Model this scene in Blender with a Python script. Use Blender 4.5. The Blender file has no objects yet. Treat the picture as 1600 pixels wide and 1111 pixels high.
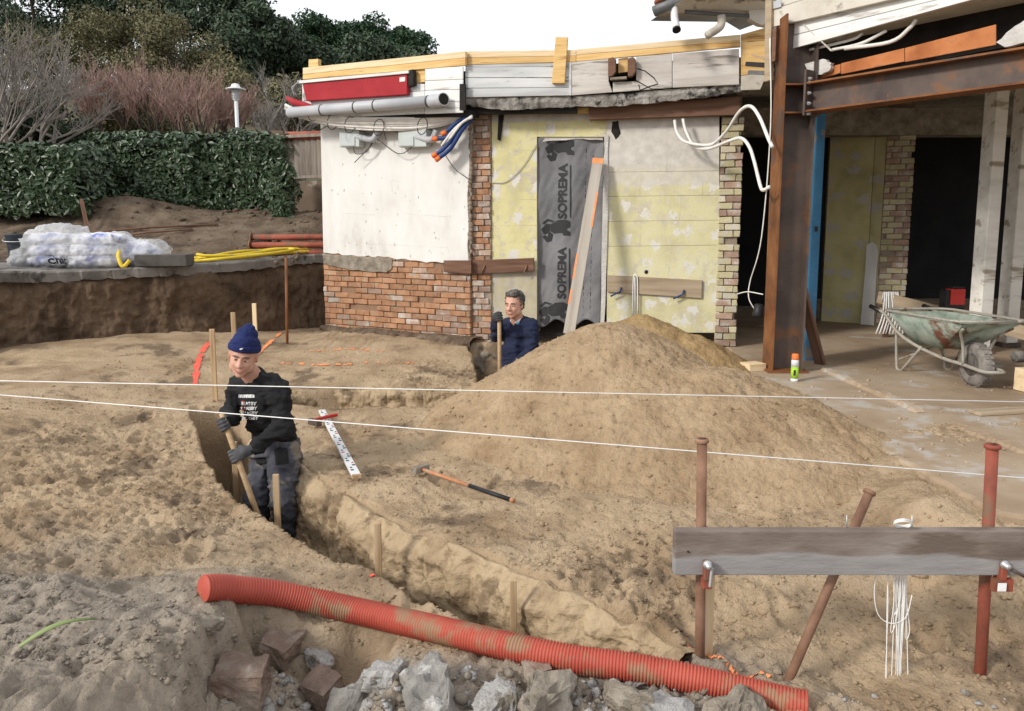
import bpy, bmesh, math, random
import numpy as np
from mathutils import Vector, Matrix
from mathutils.bvhtree import BVHTree
R = math.radians
sc = bpy.context.scene
COL = sc.collection
# ------------------------------------------------------------------ camera
F_PX, CX, CY, PITCH, CAMZ = 1200.0, 800.0, 505.0, math.atan(155/1200), 1.6
cd = bpy.data.cameras.new('camera'); cam = bpy.data.objects.new('camera', cd); COL.objects.link(cam)
cam.location = (0, 0, CAMZ); cam.rotation_euler = (math.pi/2 - PITCH, 0, 0)
cd.sensor_width = 36; cd.lens = 36*F_PX/1600; cd.shift_y = -(555.5-CY)/1600
cd.clip_start = .05; cd.clip_end = 600
sc.camera = cam
# ------------------------------------------------------------------ sky, sun, exposure
SUN = Vector((-.74, -.50, .52)).normalized()
w = bpy.data.worlds.new('World'); sc.world = w; w.use_nodes = True
nt = w.node_tree; nt.nodes.clear()
sky = nt.nodes.new('ShaderNodeTexSky'); sky.sky_type = 'NISHITA'; sky.sun_disc = False
sky.sun_elevation = math.asin(SUN.z); sky.sun_rotation = math.atan2(SUN.x, SUN.y)
sky.dust_density = 3.0; sky.air_density = 1.0
hs = nt.nodes.new('ShaderNodeHueSaturation'); hs.inputs['Saturation'].default_value = .12
mx = nt.nodes.new('ShaderNodeMix'); mx.data_type = 'RGBA'; mx.inputs[0].default_value = .8     # thin white cloud all over
mx.inputs[7].default_value = (8.6, 8.8, 9.2, 1)
bg = nt.nodes.new('ShaderNodeBackground'); bg.inputs[1].default_value = .105
ow = nt.nodes.new('ShaderNodeOutputWorld')
nt.links.new(sky.outputs[0], hs.inputs['Color']); nt.links.new(hs.outputs[0], mx.inputs[6])
nt.links.new(mx.outputs[2], bg.inputs[0]); nt.links.new(bg.outputs[0], ow.inputs[0])
sl = bpy.data.lights.new('sun', 'SUN'); sl.energy = 2.1; sl.angle = R(9); sl.color = (1, .95, .87)
so = bpy.data.objects.new('sun', sl); COL.objects.link(so)
so.rotation_euler = SUN.to_track_quat('Z', 'Y').to_euler(); so.location = (-6, -4, 8)
sc.view_settings.view_transform = 'Standard'; sc.view_settings.look = 'None'
sc.view_settings.exposure = 0.45; sc.view_settings.gamma = 1

# ------------------------------------------------------------------ pixel -> place
_cp, _sp = math.cos(PITCH), math.sin(PITCH)
def ray(px, py):
    xc = (px-CX)/F_PX; yc = (CY-py)/F_PX
    y = _cp + yc*_sp; z = -_sp + yc*_cp
    return Vector((xc/y, 1, z/y))
CAM = Vector((0, 0, CAMZ))
def P(px, py, D): return CAM + ray(px, py)*D
def G(px, py, z=0):
    r = ray(px, py); return CAM + r*((z-CAMZ)/r.z)
class Plane:                                  # vertical wall plane through two ground points; off = towards the camera
    def __init__(s, a, b):
        s.a = Vector((a[0], a[1], 0)); s.b = Vector((b[0], b[1], 0)); s.u = (s.b-s.a).normalized()
        s.n = Vector((s.u.y, -s.u.x, 0))
        if s.n.dot(-s.a) < 0: s.n = -s.n
    def pt(s, px, py, off=0):
        r = ray(px, py); o = s.a + s.n*off
        return CAM + r*((o-CAM).dot(s.n)/r.dot(s.n))
    def z(s, px, py, off=0): return s.pt(px, py, off).z
PF = Plane((-.53, 9.8), (2.66, 9.0))          # door facade
PL = Plane((-2.72, 11.0), (-.53, 9.8))        # white rendered facade
PR = Plane((2.72, 7.2), (3.82, 5.70))         # steel beam line
# ------------------------------------------------------------------ noise for shapes
_rs = np.random.RandomState(5); _T = _rs.rand(8, 256, 256)
def vnoise(x, y, k=0):
    x = np.asarray(x, float); y = np.asarray(y, float)
    xi = np.floor(x).astype(int); yi = np.floor(y).astype(int)
    fx = x-xi; fy = y-yi; fx = fx*fx*(3-2*fx); fy = fy*fy*(3-2*fy)
    t = _T[k % 8]; a = xi & 255; b = (xi+1) & 255; c = yi & 255; d = (yi+1) & 255
    return (t[a, c]*(1-fx)+t[b, c]*fx)*(1-fy)+(t[a, d]*(1-fx)+t[b, d]*fx)*fy - .5
def fbm(x, y, scale, octs=4, k=0, gain=.5):
    s = 0; a = 1; f = 1/scale
    for i in range(octs):
        s = s + a*vnoise(np.asarray(x)*f+17.3*i, np.asarray(y)*f+9.1*i, k+i); a *= gain; f *= 2.03
    return s
def sstep(a, b, x):
    t = np.clip((np.asarray(x, float)-a)/(b-a), 0, 1); return t*t*(3-2*t)
# ------------------------------------------------------------------ materials
MATS = {}
def M(name, cols, scale=6, detail=6, rough=.85, bump=.3, bscale=40, metal=0, stretch=(1, 1, 1), rnd=0,
      spot=None, spot_scale=8, spot_amt=.5, emit=None, alpha=1, spec=.3, bdist=.01, pos=None, coord='Object', extra=None, trans=0):
    """noise-driven colour ramp, second spotting layer, fine relief"""
    if name in MATS: return MATS[name]
    m = bpy.data.materials.new(name); m.use_nodes = True; n = m.node_tree.nodes; L = m.node_tree.links
    b = n['Principled BSDF']; b.inputs['Roughness'].default_value = rough; b.inputs['Metallic'].default_value = metal
    b.inputs['Specular IOR Level'].default_value = spec
    tc = n.new('ShaderNodeTexCoord'); mp = n.new('ShaderNodeMapping'); mp.inputs['Scale'].default_value = stretch
    L.new(tc.outputs[coord], mp.inputs[0])
    if rnd:
        oi = n.new('ShaderNodeObjectInfo'); ad = n.new('ShaderNodeVectorMath'); ad.operation = 'SCALE'
        cb = n.new('ShaderNodeCombineXYZ'); L.new(oi.outputs['Random'], cb.inputs[0]); L.new(oi.outputs['Random'], cb.inputs[1])
        L.new(cb.outputs[0], ad.inputs[0]); ad.inputs['Scale'].default_value = 40; L.new(ad.outputs[0], mp.inputs['Location'])
    def noise(s, d=detail, ro=.6):
        t = n.new('ShaderNodeTexNoise'); t.inputs['Scale'].default_value = s; t.inputs['Detail'].default_value = d
        t.inputs['Roughness'].default_value = ro; L.new(mp.outputs[0], t.inputs['Vector']); return t
    t = noise(scale); cr = n.new('ShaderNodeValToRGB'); el = cr.color_ramp.elements
    k = len(cols); ps = pos or [(.3+.4*i/max(1, k-1)) for i in range(k)]
    while len(el) < k: el.new(.5)
    for i, c in enumerate(cols): el[i].position = ps[i]; el[i].color = (*c, 1)
    L.new(t.outputs[0], cr.inputs[0]); out = cr.outputs[0]
    if spot:
        t2 = noise(spot_scale, 4, .65); r2 = n.new('ShaderNodeMapRange'); r2.inputs[1].default_value = .62-.25*spot_amt; r2.inputs[2].default_value = .70-.22*spot_amt
        L.new(t2.outputs[0], r2.inputs[0]); mm = n.new('ShaderNodeMix'); mm.data_type = 'RGBA'
        L.new(r2.outputs[0], mm.inputs[0]); L.new(out, mm.inputs[6]); mm.inputs[7].default_value = (*spot, 1); out = mm.outputs[2]
    if rnd:
        hv = n.new('ShaderNodeHueSaturation'); mr = n.new('ShaderNodeMapRange'); L.new(oi.outputs['Random'], mr.inputs[0])
        mr.inputs[3].default_value = 1-rnd; mr.inputs[4].default_value = 1+rnd; L.new(mr.outputs[0], hv.inputs['Value'])
        L.new(out, hv.inputs['Color']); out = hv.outputs[0]
    if extra: out = extra(n, L, mp, out)
    L.new(out, b.inputs['Base Color'])
    if bump:
        tb = noise(bscale, 5, .65); bp = n.new('ShaderNodeBump'); bp.inputs['Strength'].default_value = bump; bp.inputs['Distance'].default_value = bdist
        L.new(tb.outputs[0], bp.inputs['Height']); L.new(bp.outputs[0], b.inputs['Normal'])
    if trans: b.inputs['Transmission Weight'].default_value = trans
    b.inputs['Alpha'].default_value = alpha
    MATS[name] = m; return m
def zsplit(z0, wob, col, amt=1.0, scale=5, above=True):
    """a paint edge at a fixed height with a ragged line"""
    def f(n, L, mp, out):
        sp = n.new('ShaderNodeSeparateXYZ'); L.new(mp.outputs[0], sp.inputs[0])
        t = n.new('ShaderNodeTexNoise'); t.inputs['Scale'].default_value = scale; t.inputs['Detail'].default_value = 5; L.new(mp.outputs[0], t.inputs['Vector'])
        ma = n.new('ShaderNodeMath'); ma.operation = 'MULTIPLY_ADD'; L.new(t.outputs[0], ma.inputs[0]); ma.inputs[1].default_value = wob; L.new(sp.outputs[2], ma.inputs[2])
        mr = n.new('ShaderNodeMapRange'); L.new(ma.outputs[0], mr.inputs[0]); zc = z0+wob*.5
        mr.inputs[1].default_value = zc-.012; mr.inputs[2].default_value = zc+.012
        mr.inputs[3].default_value = 0 if above else amt; mr.inputs[4].default_value = amt if above else 0
        t3 = n.new('ShaderNodeTexNoise'); t3.inputs['Scale'].default_value = 9; t3.inputs['Detail'].default_value = 6; L.new(mp.outputs[0], t3.inputs['Vector'])
        c2 = n.new('ShaderNodeValToRGB'); c2.color_ramp.elements[0].position = .35; c2.color_ramp.elements[1].position = .65
        c2.color_ramp.elements[0].color = (*[v*.8 for v in col], 1); c2.color_ramp.elements[1].color = (*col, 1); L.new(t3.outputs[0], c2.inputs[0])
        mm = n.new('ShaderNodeMix'); mm.data_type = 'RGBA'; L.new(mr.outputs[0], mm.inputs[0]); L.new(out, mm.inputs[6]); L.new(c2.outputs[0], mm.inputs[7])
        return mm.outputs[2]
    return f
def voro_spots(scale, thr, col, rand=1.0):
    """roundish filler patches"""
    def f(n, L, mp, out):
        v = n.new('ShaderNodeTexVoronoi'); v.voronoi_dimensions = '2D'; v.inputs['Scale'].default_value = scale; v.inputs['Randomness'].default_value = rand
        t = n.new('ShaderNodeTexNoise'); t.inputs['Scale'].default_value = scale*4; t.inputs['Detail'].default_value = 4
        L.new(mp.outputs[0], t.inputs['Vector'])
        mi = n.new('ShaderNodeVectorMath'); mi.operation = 'SCALE'; L.new(t.outputs['Color'], mi.inputs[0]); mi.inputs['Scale'].default_value = .22
        ad = n.new('ShaderNodeVectorMath'); L.new(mp.outputs[0], ad.inputs[0]); L.new(mi.outputs[0], ad.inputs[1]); sq = n.new('ShaderNodeSeparateXYZ'); L.new(ad.outputs[0], sq.inputs[0]); cq = n.new('ShaderNodeCombineXYZ'); L.new(sq.outputs[0], cq.inputs[0]); L.new(sq.outputs[2], cq.inputs[1]); L.new(cq.outputs[0], v.inputs['Vector'])
        mr = n.new('ShaderNodeMapRange'); L.new(v.outputs['Distance'], mr.inputs[0]); mr.inputs[1].default_value = thr; mr.inputs[2].default_value = thr*.8
        # only some cells
        sx = n.new('ShaderNodeSeparateColor'); L.new(v.outputs['Color'], sx.inputs[0]); gt = n.new('ShaderNodeMath'); gt.operation = 'GREATER_THAN'
        L.new(sx.outputs[0], gt.inputs[0]); gt.inputs[1].default_value = .35
        mu = n.new('ShaderNodeMath'); mu.operation = 'MULTIPLY'; L.new(mr.outputs[0], mu.inputs[0]); L.new(gt.outputs[0], mu.inputs[1])
        mm = n.new('ShaderNodeMix'); mm.data_type = 'RGBA'; L.new(mu.outputs[0], mm.inputs[0]); L.new(out, mm.inputs[6]); mm.inputs[7].default_value = (*col, 1)
        return mm.outputs[2]
    return f
def chain(*fs):
    def f(n, L, mp, out):
        for g in fs: out = g(n, L, mp, out)
        return out
    return f
# ------------------------------------------------------------------ objects
W = {}
def reg(o, parent=None, mw=None):
    mw = mw or Matrix.Identity(4); W[o.name] = mw
    if parent is not None:
        o.parent = parent; o.matrix_parent_inverse = W[parent.name].inverted()
    o.matrix_basis = mw; COL.objects.link(o); return o
def tag(o, label=None, cat=None, group=None, kind=None):
    if label: o['label'] = label
    if cat: o['category'] = cat
    if group: o['group'] = group
    if kind: o['kind'] = kind
    return o
def thing(name, label, cat, loc=(0, 0, 0), group=None):
    o = bpy.data.objects.new(name, None); o.empty_display_size = .1
    reg(o, None, Matrix.Translation(Vector(loc))); return tag(o, label, cat, group)
def mesh_obj(name, me, mat, parent=None, mw=None, smooth=False):
    o = bpy.data.objects.new(name, me)
    if mat is not None:
        me.materials.clear()
        for x in (mat if isinstance(mat, (list, tuple)) else [mat]): me.materials.append(x)
    if smooth: me.polygons.foreach_set('use_smooth', [True]*len(me.polygons))
    return reg(o, parent, mw)
def bevel(o, wd=.004, seg=2):
    b = o.modifiers.new('bevel', 'BEVEL'); b.width = wd; b.segments = seg; b.limit_method = 'ANGLE'; b.angle_limit = R(35); return o
def frame(d, up=Vector((0, 0, 1))):
    d = Vector(d).normalized()
    if abs(d.dot(up)) > .99: up = Vector((0, 1, 0))
    s = up.cross(d).normalized(); return d, s, d.cross(s)
class MB:
    def __init__(s): s.v = []; s.f = []
    def add(s, vs, fs):
        k = len(s.v); s.v += [tuple(v) for v in vs]; s.f += [tuple(i+k for i in f) for f in fs]; return s
    def box(s, c, sz, rz=0):
        c = Vector(c); m = Matrix.Rotation(rz, 3, 'Z'); h = [x/2 for x in sz]
        vs = [c + m @ Vector((a*h[0], b*h[1], d*h[2])) for a in (-1, 1) for b in (-1, 1) for d in (-1, 1)]
        return s.add(vs, [(0, 1, 3, 2), (4, 6, 7, 5), (0, 4, 5, 1), (2, 3, 7, 6), (0, 2, 6, 4), (1, 5, 7, 3)])
    def tube(s, pts, r, n=8, cap=True):
        pts = [Vector(p) for p in pts]; m = len(pts); rs = r if isinstance(r, (list, tuple)) else [r]*m
        k = len(s.v); prev = None
        for i, p in enumerate(pts):
            d = (pts[min(i+1, m-1)]-pts[max(i-1, 0)]).normalized()
            if prev is None: _, a, b = frame(d)
            else:
                a = (prev - d*prev.dot(d)).normalized(); b = d.cross(a)
            prev = a
            for j in range(n):
                t = 2*math.pi*j/n; s.v.append(tuple(p + (a*math.cos(t)+b*math.sin(t))*rs[i]))
        for i in range(m-1):
            for j in range(n):
                s.f.append((k+i*n+j, k+i*n+(j+1) % n, k+(i+1)*n+(j+1) % n, k+(i+1)*n+j))
        if cap:
            s.f.append(tuple(k+j for j in reversed(range(n)))); s.f.append(tuple(k+(m-1)*n+j for j in range(n)))
        return s
    def prism(s, poly, d):
        poly = [Vector(p) for p in poly]; d = Vector(d); n = len(poly)
        return s.add(poly+[p+d for p in poly], [tuple(range(n)), tuple(range(2*n-1, n-1, -1))]+[(i, i+n, (i+1) % n+n, (i+1) % n) for i in range(n)])
    def ell(s, c, r, X=Vector((1, 0, 0)), Y=Vector((0, 1, 0)), Z=Vector((0, 0, 1)), nu=14, nv=9):
        c = Vector(c); k = len(s.v); s.v.append(tuple(c-Z*r[2]))
        for i in range(1, nv):
            a = math.pi*i/nv-math.pi/2
            for j in range(nu):
                t = 2*math.pi*j/nu
                s.v.append(tuple(c+X*(r[0]*math.cos(a)*math.cos(t))+Y*(r[1]*math.cos(a)*math.sin(t))+Z*(r[2]*math.sin(a))))
        s.v.append(tuple(c+Z*r[2])); top = len(s.v)-1
        for j in range(nu):
            s.f.append((k, k+1+(j+1) % nu, k+1+j)); b = k+1+(nv-2)*nu; s.f.append((top, b+j, b+(j+1) % nu))
            for i in range(nv-2):
                q = k+1+i*nu; s.f.append((q+j, q+(j+1) % nu, q+nu+(j+1) % nu, q+nu+j))
        return s
    def cap(s, a, ra, b, rb, n=14):          # tapered capsule
        a = Vector(a); b = Vector(b); d = (b-a).normalized(); L = (b-a).length; pts = []; rs = []
        for i in range(5): t = -math.pi/2+math.pi/2*i/4*.98+.03; pts.append(a+d*ra*math.sin(t)); rs.append(ra*math.cos(t))
        for i in range(5): t = math.pi/2*i/4*.98; pts.append(b+d*rb*math.sin(t)); rs.append(max(.0005, rb*math.cos(t)))
        return s.tube(pts, rs, n)
    def lathe(s, prof, base, axis=(0, 0, 1), n=20):
        d, a, b = frame(axis); base = Vector(base); k = len(s.v)
        for r, h in prof:
            for j in range(n):
                t = 2*math.pi*j/n; s.v.append(tuple(base+d*h+(a*math.cos(t)+b*math.sin(t))*r))
        for i in range(len(prof)-1):
            for j in range(n): s.f.append((k+i*n+j, k+i*n+(j+1) % n, k+(i+1)*n+(j+1) % n, k+(i+1)*n+j))
        s.f.append(tuple(k+j for j in reversed(range(n)))); q = k+(len(prof)-1)*n; s.f.append(tuple(q+j for j in range(n)))
        return s
    def mesh(s, name):
        me = bpy.data.meshes.new(name); me.from_pydata(s.v, [], s.f); me.update()
        bm = bmesh.new(); bm.from_mesh(me); bmesh.ops.recalc_face_normals(bm, faces=bm.faces); bm.to_mesh(me); bm.free(); return me
    def build(s, name, mat, parent=None, smooth=False): return mesh_obj(name, s.mesh(name), mat, parent, None, smooth)
def np_mesh(name, v, f):
    me = bpy.data.meshes.new(name); v = np.asarray(v, np.float32); f = np.asarray(f, np.int32); k = f.shape[1]
    me.vertices.add(len(v)); me.vertices.foreach_set('co', v.ravel())
    me.loops.add(f.size); me.loops.foreach_set('vertex_index', f.ravel())
    me.polygons.add(len(f)); me.polygons.foreach_set('loop_start', np.arange(0, f.size, k, dtype=np.int32))
    me.update(calc_edges=True); me.validate(); return me
def grid_faces(nr, nc, keep=None):
    i = np.arange((nr-1)*(nc-1)); r = i//(nc-1); c = i % (nc-1); a = r*nc+c
    f = np.stack([a, a+1, a+nc+1, a+nc], 1)
    return f if keep is None else f[keep.ravel()]
def beam(name, p0, p1, wd, ht, mat, parent=None, up=(0, 0, 1), bev=.004, nseg=1, warp=0):
    """rectangular bar from p0 to p1, built along its own local X so that grain follows it"""
    p0 = Vector(p0); p1 = Vector(p1); L = (p1-p0).length; d, s_, u_ = frame(p1-p0, Vector(up))
    mb = MB(); mb.box((L/2, 0, 0), (L, wd, ht)); me = mb.mesh(name)
    mw = Matrix(((d.x, s_.x, u_.x, p0.x), (d.y, s_.y, u_.y, p0.y), (d.z, s_.z, u_.z, p0.z), (0, 0, 0, 1)))
    o = mesh_obj(name, me, mat, parent, mw)
    if bev: bevel(o, bev)
    return o
def panel(name, plane, pix, off, th, mat, parent=None, bev=.003):
    """flat board lying on a wall plane: outline in photo pixels, own thickness; local X along the wall"""
    pts = [plane.pt(x, y, off+th) for x, y in pix]; o = pts[0].copy(); o.z = 0; u = plane.u; n = plane.n     # outline on the front face, body behind it
    loc = [Vector(((p-o).dot(u), 0, p.z)) for p in pts]
    mb = MB(); mb.prism(loc, (0, th, 0)); me = mb.mesh(name)
    yy = -n; mw = Matrix(((u.x, yy.x, 0, o.x), (u.y, yy.y, 0, o.y), (0, 0, 1, o.z), (0, 0, 0, 1)))
    ob = mesh_obj(name, me, mat, parent, mw)
    if bev: bevel(ob, bev)
    return ob
def tube_obj(name, pts, r, mat, parent=None, n=8, smooth=True): return MB().tube(pts, r, n).build(name, mat, parent, smooth)
def curve_pts(ps, n=24):                     # Catmull-Rom
    ps = [Vector(p) for p in ps]; q = [ps[0]*2-ps[1]]+ps+[ps[-1]*2-ps[-2]]; out = []
    seg = len(ps)-1; per = max(2, n//seg)
    for i in range(seg):
        a, b, c, d = q[i:i+4]
        for j in range(per):
            t = j/per; out.append(.5*((2*b)+(c-a)*t+(2*a-5*b+4*c-d)*t*t+(3*b-a-3*c+d)*t**3))
    return out+[ps[-1]]
def fuse(mb, voxel, smooth=4, wr=0, wscale=.08, seed=0):
    """overlapping shapes -> one continuous skin (voxel remesh + smoothing), optional cloth folds"""
    me = mb.mesh('tmp'); o = bpy.data.objects.new('tmp', me); COL.objects.link(o)
    r = o.modifiers.new('r', 'REMESH'); r.mode = 'VOXEL'; r.voxel_size = voxel
    if smooth:
        s = o.modifiers.new('s', 'SMOOTH'); s.factor = .5; s.iterations = smooth
    dg = bpy.context.evaluated_depsgraph_get(); m2 = bpy.data.meshes.new_from_object(o.evaluated_get(dg)); bpy.data.objects.remove(o)
    if wr:
        n = len(m2.vertices); co = np.empty(n*3); no = np.empty(n*3); m2.vertices.foreach_get('co', co); m2.vertices.foreach_get('normal', no)
        co = co.reshape(-1, 3); no = no.reshape(-1, 3)
        d = fbm(co[:, 0]+co[:, 1]*.7+seed, co[:, 2]*1.7+co[:, 1]*.5, wscale, 3, seed)
        d = 1-2*np.abs(d)*2.2
        co = co+no*(wr*d)[:, None]; m2.vertices.foreach_set('co', co.ravel().astype(np.float32)); m2.update()
    return m2
def text_mesh(txt, size, ext=.002, bold=0.0):
    c = bpy.data.curves.new('t', 'FONT'); c.body = txt; c.size = size; c.extrude = ext; c.offset = bold; c.align_x = 'CENTER'; c.align_y = 'CENTER'; c.resolution_u = 3
    o = bpy.data.objects.new('t', c); COL.objects.link(o); dg = bpy.context.evaluated_depsgraph_get()
    me = bpy.data.meshes.new_from_object(o.evaluated_get(dg)); bpy.data.objects.remove(o); return me
def brick_chunk(name, sz, seed):
    rn = random.Random(seed); bm = bmesh.new(); bmesh.ops.create_cube(bm, size=1)
    for v in bm.verts: v.co = Vector((v.co.x*sz[0]*rn.uniform(.8, 1.05), v.co.y*sz[1]*rn.uniform(.85, 1.05), v.co.z*sz[2]*rn.uniform(.9, 1.05)))
    bmesh.ops.subdivide_edges(bm, edges=bm.edges[:], cuts=9, use_grid_fill=True); bmesh.ops.smooth_vert(bm, verts=bm.verts, factor=.6, use_axis_x=True, use_axis_y=True, use_axis_z=True); bm.normal_update()
    for v in bm.verts: c = v.co; v.co = c+v.normal*(.018*float(fbm(c.x+c.z+seed, c.y-c.z, .06, 4, seed, .6)))
    me = bpy.data.meshes.new(name); bm.to_mesh(me); bm.free(); return me
def rock_mesh(name, sz, seed, flat=.25, rough=.05):
    rn = random.Random(seed); bm = bmesh.new()
    for i in range(16):
        v = Vector((rn.uniform(-1, 1), rn.uniform(-1, 1), rn.uniform(-1, 1)))
        v = Vector([math.copysign(abs(c)**.55, c) for c in v]); bm.verts.new((v.x*sz[0]/2, v.y*sz[1]/2, v.z*sz[2]/2))
    r = bmesh.ops.convex_hull(bm, input=bm.verts)
    bmesh.ops.delete(bm, geom=[g for g in r['geom_interior'] if isinstance(g, bmesh.types.BMVert)], context='VERTS')
    bmesh.ops.triangulate(bm, faces=bm.faces); bmesh.ops.subdivide_edges(bm, edges=bm.edges, cuts=5, use_grid_fill=True)
    bmesh.ops.smooth_vert(bm, verts=bm.verts, factor=.6, use_axis_x=True, use_axis_y=True, use_axis_z=True)
    k = max(sz)*rough; bm.normal_update(); off = seed*3.7
    for v in bm.verts:
        c = v.co; h = float(fbm(c.x+c.z*.6+off, c.y-c.z*.5+off, max(sz)*.22, 4, seed, .6)); v.co = c+v.normal*(h*max(sz)*.16+rn.gauss(0, k*.35))
    me = bpy.data.meshes.new(name); bm.to_mesh(me); bm.free(); return me
# ------------------------------------------------------------------ material list
def attr_mix(attr, col):
    def f(n, L, mp, out):
        a = n.new('ShaderNodeAttribute'); a.attribute_name = attr
        t = n.new('ShaderNodeTexNoise'); t.inputs['Scale'].default_value = 14; t.inputs['Detail'].default_value = 6; L.new(mp.outputs[0], t.inputs['Vector'])
        c2 = n.new('ShaderNodeValToRGB'); c2.color_ramp.elements[0].position = .35; c2.color_ramp.elements[1].position = .66
        c2.color_ramp.elements[0].color = (*[v*.6 for v in col], 1); c2.color_ramp.elements[1].color = (*col, 1); L.new(t.outputs[0], c2.inputs[0])
        mm = n.new('ShaderNodeMix'); mm.data_type = 'RGBA'; L.new(a.outputs['Fac'], mm.inputs[0]); L.new(out, mm.inputs[6]); L.new(c2.outputs[0], mm.inputs[7]); return mm.outputs[2]
    return f
m_sand = M('sand', [(.255, .178, .108), (.395, .292, .188), (.465, .355, .235)], 2.2, 9, .95, .9, 55, bdist=.02, spot=(.19, .138, .092), spot_scale=1.7, spot_amt=.24, spec=.1,
           extra=attr_mix('dust', (.36, .31, .255)), pos=[.3, .5, .7])
m_heap = M('heap_sand', [(.28, .19, .112), (.375, .268, .165), (.44, .325, .208)], 3.5, 9, .95, 1.0, 38, bdist=.025, spec=.1)
m_heap2 = M('yellow_sand', [(.27, .18, .085), (.42, .29, .15)], 4, 9, .95, .9, 40, bdist=.02, spec=.1)
m_cut = M('cut_sand', [(.20, .14, .085), (.38, .285, .18), (.45, .345, .225)], 3.4, 9, .95, .9, 18, bdist=.025, spec=.1, stretch=(.8, .8, 1.5), pos=[.33, .48, .7], spot=(.20, .145, .09), spot_scale=5, spot_amt=.26)
m_soil = M('dark_soil', [(.045, .030, .020), (.105, .070, .046), (.16, .11, .072)], 2.2, 9, .97, .9, 26, bdist=.03, spec=.1)
m_bank = M('bank_soil', [(.05, .038, .028), (.12, .088, .062), (.19, .15, .11)], 3, 10, .97, .9, 18, bdist=.03, spec=.1)
m_terr = M('hill_soil', [(.045, .05, .022), (.10, .085, .045), (.14, .10, .06)], .8, 8, .97, .6, 6, bdist=.1)
m_slab = M('terrace_concrete', [(.09, .08, .07), (.17, .155, .14), (.24, .22, .20)], 3, 9, .9, .5, 40, bdist=.008, spot=(.05, .045, .04), spot_scale=4, spot_amt=.3)
m_floor = M('dusty_floor', [(.22, .155, .10), (.33, .245, .165), (.42, .34, .255)], 1.1, 9, .9, .5, 30, bdist=.008, spot=(.40, .36, .31), spot_scale=2.3, spot_amt=.25)
m_conc = M('grey_concrete', [(.15, .14, .125), (.25, .235, .215), (.34, .32, .295)], 9, 9, .95, 1, 60, bdist=.012, rnd=.12, spot=(.47, .455, .43), spot_scale=7, spot_amt=.3)
m_lime = M('lime_crust', [(.33, .315, .295), (.52, .505, .485)], 14, 8, .95, 1, 70, bdist=.02, spot=(.22, .19, .15), spot_scale=9, spot_amt=.35)
m_foot = M('old_footing', [(.13, .105, .08), (.25, .215, .17), (.36, .32, .27)], 7, 9, .95, 1, 30, bdist=.02)
m_footsoil = M('soiled_footing', [(.075, .05, .034), (.15, .105, .07), (.23, .18, .13)], 6, 9, .95, 1, 26, bdist=.03)
m_brick = M('brick', [(.24, .12, .068), (.36, .19, .105), (.41, .255, .16)], 7, 7, .92, .8, 60, bdist=.006, rnd=.2, spot=(.33, .27, .20), spot_scale=9, spot_amt=.22)
m_brickp = M('brick_plastered', [(.27, .17, .125), (.36, .255, .195), (.43, .35, .285)], 6, 7, .92, .8, 55, bdist=.008, rnd=.22, spot=(.45, .41, .36), spot_scale=6, spot_amt=.4)
m_bricky = M('brick_yellow', [(.38, .33, .20), (.48, .43, .26), (.45, .39, .30)], 5, 7, .92, .8, 45, bdist=.01, rnd=.18, spot=(.48, .44, .37), spot_scale=6, spot_amt=.42)
m_brickr = M('brick_rubble', [(.12, .088, .07), (.185, .13, .10), (.29, .25, .205)], 8, 8, .95, 1, 60, bdist=.01, rnd=.2)
m_mortar = M('mortar', [(.20, .15, .11), (.33, .27, .21)], 8, 8, .95, 1, 40, bdist=.015)
m_mortard = M('mortar_soiled', [(.20, .12, .075), (.31, .20, .13)], 5, 8, .95, 1, 40, bdist=.015)
m_white = M('white_render', [(.50, .475, .435), (.625, .61, .58), (.69, .68, .655)], 2.6, 10, .9, .5, 30, bdist=.006, stretch=(1, 1, .45), pos=[.30, .43, .6])
ZW = PF.z(1040, 262)
grey_streak = (.48, .45, .41)
m_yell = M('yellow_paint_wall', [(.47, .43, .27), (.60, .56, .33), (.63, .60, .42)], 2.4, 9, .92, .7, 26, bdist=.008, spot=(.50, .46, .36), spot_scale=3.2, spot_amt=.36,
           extra=chain(voro_spots(4.2, .26, (.63, .61, .55)), voro_spots(9.0, .22, (.56, .52, .40)), zsplit(ZW, .10, (.62, .60, .57)), zsplit(ZW-.22, .25, (.60, .56, .50), .75)))
m_yell2 = M('yellow_paint_wall_door', [(.44, .40, .24), (.60, .55, .29), (.63, .59, .38)], 2.2, 9, .92, .7, 26, bdist=.008, spot=(.45, .41, .35), spot_scale=2.6, spot_amt=.30,
            extra=chain(voro_spots(3.6, .27, (.60, .575, .52)), voro_spots(8.0, .22, (.50, .46, .36)), zsplit(PF.z(820, 196), .12, (.52, .49, .45)), zsplit(PF.z(820, 418), .15, (.40, .36, .30), .7, above=False)))
m_yell3 = M('yellow_inner_wall', [(.36, .33, .17), (.54, .49, .25), (.60, .56, .36)], 1.8, 9, .92, .6, 20, bdist=.008, extra=voro_spots(3.6, .26, (.48, .46, .40)))
m_plast = M('broken_plaster', [(.45, .43, .40), (.63, .61, .58)], 5, 8, .95, .9, 30, bdist=.015)
GR = (.16, 3, 3)
m_newwood = M('new_pine', [(.50, .29, .10), (.64, .42, .17), (.70, .50, .24)], 5, 6, .7, .25, 30, stretch=(.35, 5, 5), rnd=.10, bdist=.004, spot=(.30, .15, .05), spot_scale=3.2, spot_amt=.08)
m_palewood = M('pale_pine', [(.55, .40, .22), (.68, .53, .33), (.72, .59, .40)], 5, 6, .75, .25, 30, stretch=(.35, 5, 5), rnd=.10, bdist=.004)
m_stake = M('stake_wood', [(.27, .17, .09), (.40, .28, .16), (.50, .38, .25)], 5, 6, .85, .4, 40, stretch=(.4, 6, 6), rnd=.15, bdist=.004)
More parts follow.
